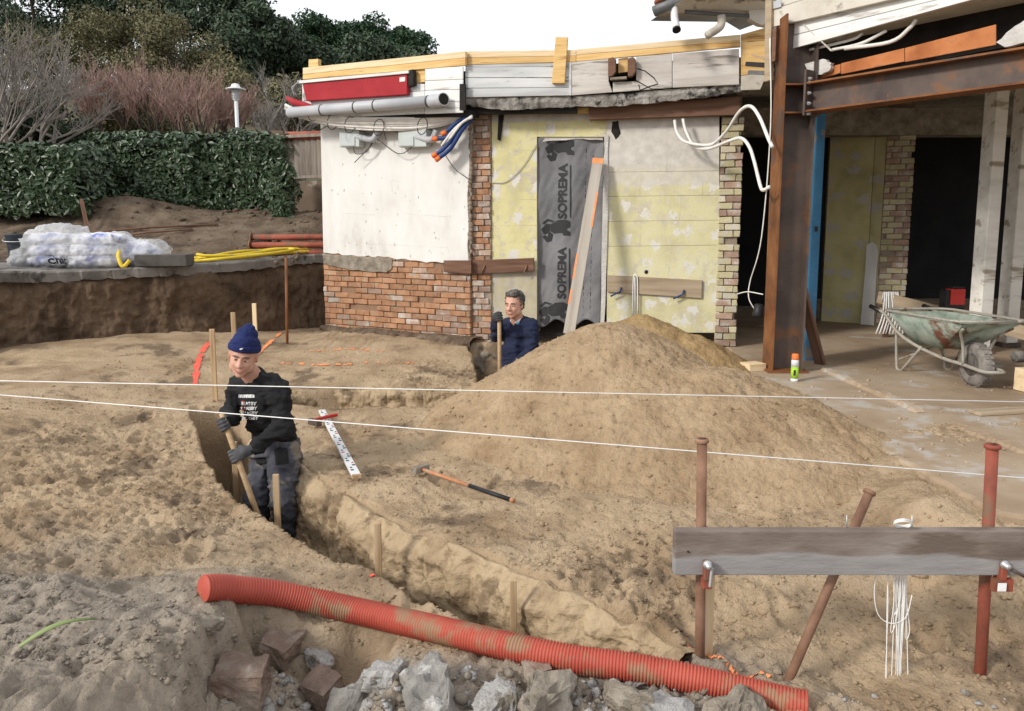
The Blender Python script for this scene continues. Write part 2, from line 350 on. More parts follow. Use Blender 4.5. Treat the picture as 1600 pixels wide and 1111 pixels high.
m_handle = M('ash_handle', [(.36, .24, .13), (.50, .36, .21)], 5, 6, .7, .2, 40, stretch=(.4, 6, 6), bdist=.003)
m_greywood = M('weathered_board', [(.085, .062, .05), (.17, .135, .115), (.25, .215, .19)], 3.5, 8, .9, .7, 22, stretch=(.55, 2, 2), bdist=.006, spot=(.13, .10, .08), spot_scale=3, spot_amt=.2, extra=zsplit(.0, .34, (.33, .33, .335), .65, 2.2, above=False))
m_tanwood = M('worn_board', [(.24, .18, .12), (.36, .28, .19), (.43, .35, .26)], 3.5, 8, .9, .5, 24, stretch=(.3, 4, 4), bdist=.006)
m_brownwood = M('brown_stained_board', [(.09, .045, .03), (.16, .085, .055), (.22, .14, .10)], 3.5, 8, .85, .5, 24, stretch=(.3, 4, 4), bdist=.006)
m_planks = M('scaffold_plank', [(.27, .235, .195), (.36, .32, .27), (.42, .38, .33)], 3, 8, .85, .4, 24, stretch=(.3, 4, 4), bdist=.006)
m_whitewood = M('painted_post', [(.58, .55, .49), (.72, .69, .63), (.78, .76, .70)], 2.4, 9, .85, .4, 20, stretch=(.35, 3, 3), bdist=.006, spot=(.33, .28, .21), spot_scale=2, spot_amt=.22)
m_siding = M('white_siding', [(.58, .575, .55), (.70, .70, .68), (.76, .76, .745)], 2.2, 8, .7, .25, 30, stretch=(.4, 3, 3), bdist=.004, spot=(.42, .40, .37), spot_scale=4, spot_amt=.14, rnd=.06)
m_greysiding = M('grey_siding', [(.38, .38, .38), (.52, .53, .53), (.62, .62, .62)], 2.6, 8, .8, .4, 30, stretch=(.35, 3, 3), bdist=.006, spot=(.25, .235, .22), spot_scale=5, spot_amt=.2, rnd=.07)
m_oldboard = M('old_fascia_board', [(.36, .325, .29), (.52, .48, .44), (.61, .58, .545)], 2.6, 9, .88, .6, 26, stretch=(.3, 3, 3), bdist=.008, spot=(.22, .19, .165), spot_scale=4, spot_amt=.18, rnd=.06)
m_soffit = M('torn_soffit', [(.12, .11, .10), (.30, .28, .255), (.48, .46, .43)], 6, 9, .95, 1, 24, bdist=.03, spot=(.03, .028, .025), spot_scale=5, spot_amt=.3)
m_beige = M('beige_fascia', [(.40, .36, .30), (.54, .50, .43), (.60, .56, .50)], 2.5, 8, .85, .3, 24, bdist=.006, spot=(.22, .18, .14), spot_scale=5, spot_amt=.14)
m_dark = M('near_black', [(.012, .011, .010), (.035, .03, .027)], 5, 6, .95, .4, 20)  # near-black; in holes, gaps and pipe mouths it stands in for shade
m_black = M('unlit_room_black', [(.010, .010, .011), (.022, .021, .021)], 2, 5, .98, .2, 12)  # darkness of the unlit room put into the wall colour
m_rust = M('rusty_steel', [(.085, .030, .013), (.19, .075, .028), (.27, .12, .045)], 3, 9, .75, .35, 50, metal=.15, bdist=.004, spot=(.11, .065, .045), spot_scale=2.4, spot_amt=.35)
m_rustd = M('dark_shaded_steel', [(.055, .042, .038), (.10, .075, .064), (.15, .105, .08)], 2.2, 9, .55, .25, 50, metal=.3, bdist=.003, spot=(.17, .085, .045), spot_scale=3, spot_amt=.22)
m_rustp = M('rust_panel', [(.28, .085, .025), (.46, .17, .06), (.55, .26, .12)], 2.2, 9, .8, .3, 30, bdist=.006, spot=(.18, .075, .035), spot_scale=2.2, spot_amt=.35)
m_redprop = M('red_prop_paint', [(.14, .045, .028), (.26, .065, .04), (.33, .10, .06)], 7, 8, .7, .3, 50, bdist=.004, spot=(.16, .09, .055), spot_scale=6, spot_amt=.35)
m_rustprop = M('rusty_prop', [(.13, .065, .04), (.22, .12, .075), (.30, .18, .12)], 8, 8, .75, .3, 50, bdist=.004, rnd=.1)
m_galv = M('galvanised', [(.36, .36, .36), (.55, .55, .55)], 8, 6, .45, .1, 40, metal=.6)
m_bluec = M('blue_paint_steel', [(.03, .12, .23), (.05, .19, .34)], 3, 7, .6, .2, 30, spot=(.20, .17, .14), spot_scale=5, spot_amt=.12)
m_dust = M('dusty_green_paint', [(.14, .19, .15), (.29, .34, .285), (.40, .42, .37)], 7, 9, .85, .6, 40, bdist=.006, spot=(.15, .06, .035), spot_scale=3.2, spot_amt=.34)
m_barrow = M('barrow_tube', [(.26, .24, .20), (.40, .38, .33)], 9, 7, .7, .3, 50, bdist=.004, spot=(.18, .10, .06), spot_scale=9, spot_amt=.2)
m_tyre = M('dusty_tyre', [(.10, .092, .085), (.21, .19, .17), (.29, .265, .24)], 9, 8, .9, .5, 40, bdist=.006)
m_redaw = M('red_awning', [(.30, .018, .026), (.37, .028, .036)], 4, 6, .8, .2, 12, bdist=.02)
m_pvc = M('grey_pvc', [(.38, .39, .41), (.47, .48, .50)], 3, 5, .45, .1, 30)
m_cable = M('white_cable', [(.62, .60, .56), (.76, .75, .72)], 8, 5, .5, .1, 30)
m_dcable = M('dark_cable', [(.03, .03, .03), (.06, .06, .06)], 8, 4, .6, 0)
m_blue = M('blue_conduit', [(.012, .035, .13), (.02, .055, .20)], 6, 4, .5, .1, 60)
m_orange = M('orange_plastic', [(.62, .13, .03), (.75, .19, .045)], 6, 4, .5, .1, 40)
m_dustor = M('dusty_orange_handle', [(.36, .16, .08), (.50, .21, .10)], 6, 6, .8, .2, 40, spot=(.38, .28, .19), spot_scale=12, spot_amt=.35)
m_opaint = M('orange_marker_paint', [(.80, .24, .08), (.85, .32, .14)], 8, 6, .9, .6, 60)
m_rpaint = M('red_marker_paint', [(.75, .09, .06), (.80, .15, .10)], 8, 6, .9, .4, 60)
m_box = M('grey_box', [(.42, .46, .45), (.52, .56, .55)], 4, 5, .6, .1, 30)
m_memb = M('grey_membrane', [(.115, .115, .122), (.165, .165, .172), (.20, .20, .205)], 2.5, 7, .75, .5, 9, bdist=.02)
m_print = M('dark_print', [(.028, .028, .030), (.04, .04, .042)], 9, 5, .8, 0)
m_tpc = M('red_corrugated', [(.36, .062, .040), (.45, .095, .062)], 5, 7, .55, .2, 40, spot=(.30, .17, .10), spot_scale=4.5, spot_amt=.32)
m_string = M('white_string', [(.72, .72, .70), (.80, .80, .78)], 30, 3, .9, 0)
m_yhose = M('yellow_hose', [(.60, .42, .02), (.72, .54, .04)], 5, 5, .45, .1, 40, spot=(.45, .36, .15), spot_scale=9, spot_amt=.2)
m_bucket = M('black_bucket', [(.02, .026, .035), (.045, .055, .068)], 6, 6, .6, .2, 40, spot=(.16, .155, .15), spot_scale=7, spot_amt=.2)
m_bag = M('cement_bag', [(.58, .60, .66), (.70, .71, .74)], 3, 6, .8, .3, 20, spot=(.16, .20, .45), spot_scale=2.2, spot_amt=.3)
m_film = M('clear_film', [(.80, .81, .83), (.88, .88, .89)], 4, 6, .25, .9, 11, bdist=.05, spec=.6, alpha=.38)
m_skin = M('skin', [(.44, .215, .15), (.55, .30, .215), (.60, .35, .26)], 12, 6, .55, .15, 90, bdist=.002)
m_lip = M('lip', [(.36, .13, .10), (.40, .16, .13)], 9, 3, .5, 0)
m_eye = M('eye', [(.03, .022, .018), (.05, .04, .035)], 9, 3, .3, 0)
m_eyew = M('eye_white', [(.60, .57, .54), (.65, .62, .60)], 9, 3, .3, 0)
m_hairg = M('grey_hair', [(.05, .043, .038), (.17, .155, .14)], 40, 5, .7, .8, 160, bdist=.006, stretch=(1, 1, .3))
m_hairw = M('white_hair', [(.36, .35, .34), (.50, .49, .47)], 40, 5, .7, .8, 160, bdist=.006)
m_blacksw = M('black_sweatshirt', [(.009, .009, .010), (.016, .016, .017)], 7, 7, .92, .4, 60, bdist=.005)
m_navysw = M('navy_sweatshirt', [(.010, .014, .036), (.017, .023, .055)], 7, 7, .92, .4, 60, bdist=.005)
m_trous = M('work_trousers', [(.034, .037, .048), (.062, .065, .080), (.09, .09, .10)], 6, 8, .92, .5, 50, bdist=.005, spot=(.19, .16, .125), spot_scale=6, spot_amt=.28)
m_pocket = M('black_pocket', [(.012, .012, .014), (.02, .02, .022)], 9, 5, .92, .3, 60)
m_hat = M('navy_knit', [(.010, .016, .070), (.018, .028, .115)], 9, 6, .95, .8, 130, bdist=.006)
m_glove = M('grey_glove', [(.05, .05, .055), (.095, .095, .10)], 9, 6, .9, .5, 80, bdist=.004)
m_gloved = M('dark_glove', [(.022, .022, .024), (.05, .05, .052)], 9, 6, .9, .5, 80, bdist=.004)
m_tee = M('white_tee', [(.70, .71, .72), (.76, .77, .78)], 9, 4, .9, .2, 60)
m_teeb = M('light_blue_trim', [(.10, .30, .52), (.13, .36, .58)], 9, 4, .9, .2, 60)
m_wprint = M('white_print', [(.62, .62, .61), (.70, .70, .69)], 9, 4, .85, 0)
m_rprint = M('red_print', [(.45, .05, .06), (.5, .07, .08)], 9, 4, .85, 0)
m_iron = M('forged_iron', [(.07, .05, .042), (.15, .11, .09)], 9, 6, .7, .4, 60, metal=.3)
m_leaf = M('hedge_leaf', [(.022, .042, .018), (.045, .078, .032), (.095, .125, .066)], 11, 5, .42, 0, spec=.55, pos=[.3, .5, .75])
m_leafd = M('oak_leaf', [(.028, .046, .028), (.055, .082, .046), (.085, .112, .066)], 1.1, 5, .6, 0)
m_leafp = M('pine_leaf', [(.024, .055, .026), (.050, .095, .044)], 1.2, 5, .6, 0)
m_leafo = M('olive_scrub_leaf', [(.09, .088, .045), (.15, .14, .07), (.20, .175, .105)], 1.2, 5, .8, 0)
m_twigr = M('red_twig', [(.23, .145, .118), (.34, .225, .19)], 3, 4, .9, 0)
m_twigg = M('grey_twig', [(.17, .15, .135), (.28, .25, .225)], 3, 4, .9, 0)
m_bark = M('bark', [(.05, .04, .03), (.11, .09, .07)], 6, 7, .95, .8, 20)
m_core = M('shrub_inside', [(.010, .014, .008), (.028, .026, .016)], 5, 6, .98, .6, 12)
m_lamp = M('white_enamel', [(.62, .63, .64), (.70, .71, .72)], 3, 4, .4, 0)
m_fence = M('fence_board', [(.15, .12, .10), (.25, .21, .175), (.31, .27, .23)], 4, 7, .9, .5, 20, stretch=(3, 3, .35), bdist=.01, rnd=.1)
m_panelb = M('brown_panel', [(.10, .068, .045), (.17, .12, .085)], 2, 6, .7, .3, 20, spot=(.30, .27, .23), spot_scale=1.7, spot_amt=.1)
m_green = M('spray_label', [(.30, .55, .03), (.40, .63, .06)], 9, 3, .4, 0)
m_radio = M('red_plastic', [(.42, .03, .025), (.5, .045, .035)], 6, 4, .5, 0)
m_blkpl = M('black_plastic', [(.012, .012, .013), (.025, .025, .026)], 6, 4, .5, 0)
m_reed = M('green_leaf_blade', [(.17, .23, .08), (.27, .32, .14)], 9, 4, .6, 0)
m_tile = M('roof_tile', [(.26, .09, .05), (.38, .15, .09)], 5, 6, .85, .4, 20)
m_gut = M('gutter_grey', [(.10, .105, .11), (.17, .175, .18)], 5, 5, .5, .1, 20, metal=.2)
m_plainc = M('precast_block', [(.06, .055, .05), (.11, .10, .09)], 7, 7, .92, .5, 40, bdist=.006)

# ================================================================== GROUND
def poly_sd(x, y, poly):
    """signed distance, negative inside"""
    x = np.asarray(x, float); y = np.asarray(y, float); d = np.full(x.shape, 1e9); ins = np.zeros(x.shape, bool); n = len(poly)
    for i in range(n):
        ax, ay = poly[i]; bx, by = poly[(i+1) % n]; ex, ey = bx-ax, by-ay
        t = np.clip(((x-ax)*ex+(y-ay)*ey)/(ex*ex+ey*ey+1e-12), 0, 1); d = np.minimum(d, np.hypot(x-ax-t*ex, y-ay-t*ey))
        c = (ay > y) != (by > y)
        ins ^= c & (x < (bx-ax)*(y-ay)/(by-ay+1e-12)+ax)
    return np.where(ins, -d, d)
g2 = lambda px, py, z=0: tuple(G(px, py, z)[:2])
T1_far = [g2(352, 638), g2(400, 672), g2(468, 722), g2(520, 768), g2(590, 803), g2(680, 846), g2(800, 893), g2(905, 936), g2(1012, 976), g2(1075, 1012)]
T1_near = [g2(1030, 1040), g2(900, 1030), g2(790, 996), g2(700, 948), g2(640, 924), g2(580, 897), g2(528, 870), g2(482, 850), g2(432, 818), g2(380, 788), g2(350, 752), g2(328, 715), g2(313, 672), g2(305, 643)]
TR1 = T1_far+T1_near
T2_far = [g2(452, 612), g2(540, 607), g2(640, 607), g2(752, 604)]
TR2 = T2_far+[g2(742, 570), g2(722, 540), (-.62, 9.30), (.95, 9.05), (.75, 7.2), (.4, 6.55), g2(752, 636), g2(600, 634), g2(452, 634)]
FZ = .20
fp = [G(1118, 528, FZ), G(1150, 556, FZ), G(1183, 600, FZ), G(1250, 635, FZ), G(1330, 672, FZ), G(1400, 712, FZ), G(1470, 752, FZ), G(1560, 800, FZ)]
FLP = [(p.x, p.y) for p in fp]+[(3.2, 3.2), (9.5, 3.2), (9.5, 14.5), (2.2, 14.5)]
def rough_amp(x, y): return .35+.65*sstep(9.5, 4.5, y)
_rp = random.Random(77); PRINTS = []
for _k in range(70):
    _a = _rp.uniform(0, 6.28); _q = (_rp.uniform(-3.2, 2.0), 2.8+4.6*_rp.random()**1.3); PRINTS.append((*_q, math.cos(_a), math.sin(_a)))
def ground_base(x, y):
    z = .030*fbm(x, y, .9, 3, 0)+.050*fbm(x, y, .30, 3, 1)*rough_amp(x, y)
    cr = np.abs(fbm(x, y, .10, 5, 2, .68)); z = z+.058*(.28-cr)*rough_amp(x, y)*(.45+sstep(-.15, .25, fbm(x+5, y, 1.1, 2, 6)))
    z = z+(.06*sstep(.02, .5, fbm(x+3, y*1.3, .5, 3, 4))-.05*sstep(3.6, 2.9, y))*sstep(.5, 1.4, x)*sstep(4.6, 3.4, y)      # churned sand behind the board
    for (fx, fy, ca, sa) in PRINTS:
        u = (x-fx)*ca+(y-fy)*sa; v = -(x-fx)*sa+(y-fy)*ca; q = (u/.145)**2+(v/.052)**2
        z = z+.014*np.exp(-(q-1.5)**2*2.0)-.026*np.exp(-q*q*.8)
    # sand thrown up along the near side of the trench, rise towards walls of the pit
    z = z+.16*sstep(7.2, 9.6, y)*sstep(2.6, -.3, x)
    z = z+.16*sstep(-2.6, -4.6, x)
    z = z+.05*np.exp(-((x+2.3)/.9)**2-((y-3.6)/.8)**2)-.03*sstep(3.4, 2.9, y)*sstep(-.9, -.5, x)
    # mound at the lower left, dusty
    md = sstep(-.75, -1.25, x+.25*fbm(x, y, .5, 3, 5)-.25*(y-2.6))*sstep(3.55, 2.75, y+.35*fbm(x+7, y, .6, 3, 6))
    z = z+md*(.20+.10*fbm(x, y, .35, 4, 3))
    # broken-out strip with rubble at the very front
    pk = sstep(2.98, 2.86, y+.10*fbm(x, y, .25, 3, 2))*sstep(-1.10, -1.02, x+.10*fbm(y, x, .25, 3, 1))*sstep(-.42, -.62, x)
    z = z-pk*(.20+.05*fbm(x, y, .10, 3, 6))
    rb = sstep(2.78, 2.62, y+.08*fbm(x, y, .2, 3, 2)-.03*(x-.2))*sstep(-.72, -.55, x)*sstep(1.25, .95, x)
    z = z+rb*(-.01+.07*np.abs(fbm(x, y, .16, 4, 7, .6))+.03*fbm(x, y, .05, 3, 4))
    fd = poly_sd(x, y, FLP); z = z+.17*sstep(.55, .02, fd+.15*fbm(x, y, .4, 3, 5))*sstep(3.0, 3.6, y)*sstep(8.2, 7.4, y)
    return z
def ground_h(x, y):
    x = np.asarray(x, float); y = np.asarray(y, float); z = ground_base(x, y)
    e = .05*fbm(x, y, .25, 4, 3)
    d1 = poly_sd(x, y, TR1)+e; ramp = .12+.72*sstep(.85, .05, x)
    z = z-ramp*sstep(.035, -.045, d1)+.012*np.exp(-(d1/.10)**2)*(d1 > 0)
    d2 = poly_sd(x, y, TR2)+e; dep = .30+.32*sstep(-.9, -.3, x)
    z = z-dep*sstep(.03, -.05, d2)
    return z
_DS = np.arange(1.9, 12, .01)
def GG(px, py, dz=0):
    r = ray(px, py); x = r.x*_DS; y = _DS; z = CAMZ+r.z*_DS; h = ground_h(x, y)+dz; i = int(np.argmax(z <= h)); return Vector((x[i], y[i], h[i]))
def gh(x, y): return float(ground_h(np.array([x]), np.array([y]))[0])
ys = np.concatenate([np.arange(-1.6, 2.2, .06), np.arange(2.2, 6.2, .0125), np.arange(6.2, 9.0, .022), np.arange(9.0, 13.0, .06)])
xs = np.concatenate([np.arange(-9, -3.6, .06), np.arange(-3.6, 3.0, .0135), np.arange(3.0, 9.0, .07)])
XX, YY = np.meshgrid(xs, ys); ZZ = ground_h(XX, YY)
me = np_mesh('ground', np.stack([XX.ravel(), YY.ravel(), ZZ.ravel()], 1), grid_faces(len(ys), len(xs)))
def dust_at(x, y):
    d = sstep(-.5, -1.3, x+.4*fbm(x, y, .7, 3, 2)-.2*(y-2.5))*sstep(3.9, 2.7, y+.6*fbm(x, y, .8, 4, 5))
    return np.clip(.95*np.maximum(d, sstep(2.86, 2.62, y+.22*fbm(x, y, .3, 3, 1))*.85*sstep(1.15, .8, x+.3*fbm(x, y, .3, 3, 4))), 0, 1)
du = dust_at(XX, YY)
at = me.attributes.new('dust', 'FLOAT', 'POINT'); at.data.foreach_set('value', du.ravel().astype(np.float32))
ground = mesh_obj('ground', me, m_sand, None, None, True); tag(ground, 'trampled tan sand of the excavated building plot', None, None, 'structure')

def strip(name, poly, ztop, zbot, nrm_amp, mat, parent, n=500, rows=44, lip=.10, lean=.06, k=0, big=.05, push=.045):
    """rough cut face along a line: runs over the lip and down"""
    pts = [Vector((p[0], p[1], 0)) for p in poly]; c = curve_pts(pts, n); c = np.array([tuple(p)[:2] for p in c]); m = len(c)
    t = np.gradient(c, axis=0); t /= np.linalg.norm(t, axis=1)[:, None]; nr = np.stack([t[:, 1], -t[:, 0]], 1)
    if np.mean(np.sum(nr*(-c), 1)) < 0: nr = -nr              # towards the camera
    s = np.concatenate([[0], np.cumsum(np.linalg.norm(np.diff(c, axis=0), axis=1))])
    V = np.zeros((rows, m, 3)); zt = ztop(c[:, 0], c[:, 1]); kk = np.ones(31)/31; zt = np.convolve(np.pad(zt, 15, 'edge'), kk, 'valid'); zb = zbot(c[:, 0], c[:, 1])
    for r in range(rows):
        q = r/(rows-1)
        if q < .15: a = q/.15; off = -lip*(1-a)+0*c[:, 0]; z = zt-.02*(1-a)+.004
        else: a = (q-.15)/.85; off = push*float(sstep(0, .12, a))+lean*a+0*c[:, 0]; z = zt*(1-a)+zb*a
        amp = sstep(0, .2, q)*nrm_amp
        zb_ = np.floor(z/.23+.35*vnoise(s*1.3, 0*s, k)); ph = s/.17+7.3*vnoise(zb_*3.1, zb_*1.7, k+1)*4; fr_ = ph-np.floor(ph)      # spade-wide scallops
        dsp = float(sstep(.12, .25, q))*(.021*(.6-(2*fr_-1)**2)*(.4+1.2*(vnoise(np.floor(ph)*2.3, zb_*5.1, k+2)+.5)))+.035*fbm(s, 0*s+r*.02, .13, 4, k+5, .6)*float(sstep(.06, .15, q))+amp*(1.5*fbm(s, z*1.1+5, .10, 4, k)*1.0+fbm(s, z*.8+2, .38, 3, k+1)*2.2)+big*sstep(.1, .3, q)*fbm(s, z+9, .8, 2, k+2)
        V[r, :, 0] = c[:, 0]+nr[:, 0]*(off+dsp); V[r, :, 1] = c[:, 1]+nr[:, 1]*(off+dsp); V[r, :, 2] = z+.25*amp*fbm(s+3, z, .12, 3, k+3)*(q > .1)
    me = np_mesh(name, V.reshape(-1, 3), grid_faces(rows, m)); return mesh_obj(name, me, mat, parent, None, True)
strip('trench_side', T1_far[1:], ground_base, lambda x, y: -.14-.72*sstep(.85, .05, x), .024, m_cut, ground, 1100, 80, .06, .07, 0, .025)
strip('trench_side', T2_far, lambda x, y: ground_base(x, y)-.004, lambda x, y: 0*x-.50, .022, m_cut, ground, 400, 36, .025, .04, 3)
# painted setting-out marks on the sand
def paint(poly, wd, mat, n=40, gap=.0, seed=1):
    c = curve_pts([Vector((*p, 0)) for p in poly], n); rn = random.Random(seed); vs = []; fs = []
    for i, p in enumerate(c):
        d = (c[min(i+1, len(c)-1)]-c[max(i-1, 0)]).normalized(); s_ = Vector((-d.y, d.x, 0)); ww = wd*rn.uniform(.45, 1.1)
        for k in range(5):
            q = p+s_*ww*(k/4-.5); vs.append((q.x, q.y, gh(q.x, q.y)+.007))
    for i in range(len(c)-1):
        if rn.random() < gap or abs(vs[i*5+2][2]-vs[i*5+7][2]) > .03: continue
        for k in range(4):
            a = i*5+k; fs.append((a, a+1, a+6, a+5))
    o = np_mesh('paint_mark', vs, fs); return mesh_obj('paint_mark', o, mat, ground, None, True)
paint([g2(1072, 992), g2(1105, 1012), g2(1140, 1030), g2(1205, 1052)], .025, m_opaint, 60, .15, 2)
paint([g2(440, 535, .05), g2(425, 548, .05), g2(400, 565, .05), g2(385, 574, .05)], .06, m_opaint, 30, .25, 3)
paint([g2(440, 578), g2(520, 580), g2(600, 577), g2(650, 578)], .07, m_opaint, 60, .45, 4)
paint([g2(470, 566), g2(540, 563), g2(600, 566)], .045, m_opaint, 50, .5, 5)
paint([g2(335, 560), g2(320, 570), g2(310, 584), g2(305, 606)], .07, m_rpaint, 30, .05, 6)
paint([g2(580, 908), g2(586, 911)], .03, m_rpaint, 6, 0, 7)
# clods and crumbs lying about: too many to count
def lumps(name, pts, mat, parent=None, seed=0, sub=1, dust=None):
    bm = bmesh.new(); bmesh.ops.create_icosphere(bm, subdivisions=sub, radius=1); bv = np.array([v.co[:] for v in bm.verts]); bf = np.array([[v.index for v in f.verts] for f in bm.faces]); bm.free()
    rs = np.random.RandomState(seed); V = []; Fs = []
    for i, (x, y, z, r) in enumerate(pts):
        q = bv*(1+.9*(rs.rand(len(bv), 1)-.5))*r*np.array([rs.uniform(.8, 1.4), rs.uniform(.8, 1.3), rs.uniform(.6, .9)]); V.append(q+np.array([x, y, z+r*.25])); Fs.append(bf+len(bv)*i)
    me = np_mesh(name, np.concatenate(V), np.concatenate(Fs))
    if dust is not None:
        at = me.attributes.new('dust', 'FLOAT', 'POINT'); at.data.foreach_set('value', np.repeat(dust, len(bv)).astype(np.float32))
    return mesh_obj(name, me, mat, parent, None, False)
rs = np.random.RandomState(11); pts = []
N = 42000; cx = rs.uniform(-4.2, 3.2, N); cy = 2.3+6.2*rs.rand(N)**1.5
dn = fbm(cx, cy, .8, 3, 6)
ok = (poly_sd(cx, cy, TR1) > .03) & (poly_sd(cx, cy, TR2) > .03) & (rs.rand(N) < .35+1.6*np.clip(dn+.1, 0, 1))
cx, cy = cx[ok], cy[ok]; cz = ground_h(cx, cy); rr = .0035+.009*rs.rand(len(cx))**3+(rs.rand(len(cx)) < .006)*.014
o = lumps('sand_clods', list(zip(cx, cy, cz-.3*rr, rr)), m_sand, None, 3, 1, dust_at(cx, cy)); tag(o, 'loose clods of sand strewn over the trampled plot', 'sand clods', None, 'stuff')

# ------------------------------------------------------------------ heaps
def heap(name, label, cones, x0, x1, y0, y1, step, mat, seed):
    ax = np.arange(x0, x1, step); ay = np.arange(y0, y1, step); X, Y = np.meshgrid(ax, ay); Z = np.full(X.shape, -9.)
    for (px, py, h, sl, rd) in cones:
        r = np.hypot(X-px, Y-py)*(1+.10*fbm(X, Y, .9, 3, seed)); Z2 = h-sl*(np.sqrt(r*r+rd*rd)-rd); k = .06
        Z = np.where(np.abs(Z-Z2) < k*4, np.maximum(Z, Z2)+k*np.exp(-np.abs(Z-Z2)/k)*.4, np.maximum(Z, Z2))
    g = ground_h(X, Y); Z = Z+.045*fbm(X, Y, .35, 3, seed+1)+.048*(.25-np.abs(fbm(X, Y, .085, 4, seed+2, .68)))
    keep = Z > g-.04; kc = keep[:-1, :-1] & keep[1:, :-1] & keep[:-1, 1:] & keep[1:, 1:]
    me = np_mesh(name, np.stack([X.ravel(), Y.ravel(), Z.ravel()], 1), grid_faces(len(ay), len(ax), kc))
    o = mesh_obj(name, me, mat, None, None, True); return tag(o, label, 'sand heap', 'heaps of excavated sand'), (X, Y, Z, keep)
hp, HD = heap('sand_heap', 'big rounded heap of brown sand in the middle of the plot', [(.80, 6.1, .80, .70, .40), (1.0, 5.55, .56, .58, .30), (1.45, 5.5, .56, .50, .30), (2.0, 5.1, .33, .42, .2)], -1.3, 3.2, 3.9, 8.2, .016, m_heap, 1)
heap('sand_heap', 'smaller yellow sand heap behind the big one against the wall', [(1.32, 7.85, .66, .60, .18), (1.75, 7.6, .5, .6, .18)], .1, 2.75, 6.7, 9.0, .02, m_heap2, 4)
sel = rs.rand(*HD[0].shape) < .07; sel &= HD[3] & (HD[1] < 6.4)
pp = [(x, y, z-.002, .0035+.010*rs.rand()**4) for x, y, z in zip(HD[0][sel], HD[1][sel], HD[2][sel])]
tag(lumps('heap_crumbs', pp, m_heap, None, 6), 'crumbs of sand on the face of the big heap', 'sand crumbs', None, 'stuff')

# ------------------------------------------------------------------ terrace slab at the left, pit face below it, bank, hill
SE = [(-260, 428, 7.6), (-120, 426, 8.1), (0, 424, 8.5), (60, 424, 8.7), (130, 422, 8.95), (227, 417, 9.25), (292, 414, 9.5), (357, 410, 9.85), (422, 404, 10.35), (470, 399, 10.75), (507, 396, 10.98)]
SEP = [P(*q) for q in SE]
cs = curve_pts(SEP, 80); rn = random.Random(3)
top = []
for i, p in enumerate(cs):
    j = .02*math.sin(i*1.7)+rn.uniform(-.012, .012); top.append(Vector((p.x+j*.5, p.y+j, p.z)))
mb = MB(); n = len(top); th = [.12+rn.uniform(-.015, .02) for _ in top]
vs = []
for p, h in zip(top, th):
    vs += [Vector((p.x-.2, p.y+2.2, p.z+.03)), p+Vector((0, .025, 0)), p+Vector((0, 0, -.02)), p+Vector((0, .01, -h)), Vector((p.x, p.y+.5, p.z-h))]
fs = []
for i in range(n-1):
    for k in range(4): fs.append((i*5+k, i*5+k+1, (i+1)*5+k+1, (i+1)*5+k))
mb.add(vs, fs); slab = mb.build('terrace_slab', m_slab); tag(slab, 'old concrete terrace slab above the pit', None, None, 'structure')
pl = [(p.x+.0, p.y+.10) for p in SEP]
o = strip('pit_side', pl, lambda x, y: np.interp(x, [p.x for p in SEP], [p.z for p in SEP])-.10, lambda x, y: 0*x-.05, .035, m_soil, None, 500, 60, .02, .22, 2, .12)
tag(o, 'dark brown soil face of the pit under the terrace slab', None, None, 'structure')
def terr(x, y):
    z = 1.1+.75*sstep(10.2, 13.2, y)+.35*sstep(13, 20, y)
    z = z+np.maximum(0, y-17)*.30*sstep(6, -14, x+.10*(y-20))*sstep(75, 30, y)
    z = z+.10*fbm(x, y, 1.2, 4, 2)*sstep(10, 11, y)+.05*fbm(x, y, .3, 3, 3)
    z = z+.28*np.exp(-((x+6.3)/.8)**2-((y-12.5)/.5)**2)
    return z
def th_(x, y): return float(terr(np.array([x]), np.array([y]))[0])
ty = np.concatenate([np.arange(9.2, 15, .07), np.arange(15, 40, .6), np.arange(40, 260, 6)]); tx = np.concatenate([np.arange(-200, -14, 6), np.arange(-14, -2, .07), np.arange(-2, 200, 6)])
X, Y = np.meshgrid(tx, ty); Z = terr(X, Y); edge = np.interp(X, [p.x for p in SEP], [p.y for p in SEP])
kp = np.where(X > -2.9, Y > 15.2, Y > edge+1.0); kc = kp[:-1, :-1] & kp[1:, :-1] & kp[:-1, 1:] & kp[1:, 1:]
slz = np.interp(X, [p.x for p in SEP], [p.z for p in SEP]); near = sstep(1.7, .9, Y-edge); Z = Z*(1-near)+(slz-.03)*near
me = np_mesh('hillside', np.stack([X.ravel(), Y.ravel(), Z.ravel()], 1), grid_faces(len(ty), len(tx), kc))
hill = mesh_obj('hillside', me, [m_bank, m_terr], None, None, True); tag(hill, 'earth bank rising to a wooded dune', None, None, 'structure')
cyv = np.array([p.center[1] for p in me.polygons]); me.polygons.foreach_set('material_index', (cyv > 14.5).astype(np.int32)); me.update()
mb = MB(); mb.box((0, 60, -1.0), (500, 500, .05)); tag(mb.build('plain', m_terr), 'far ground', None, None, 'structure')
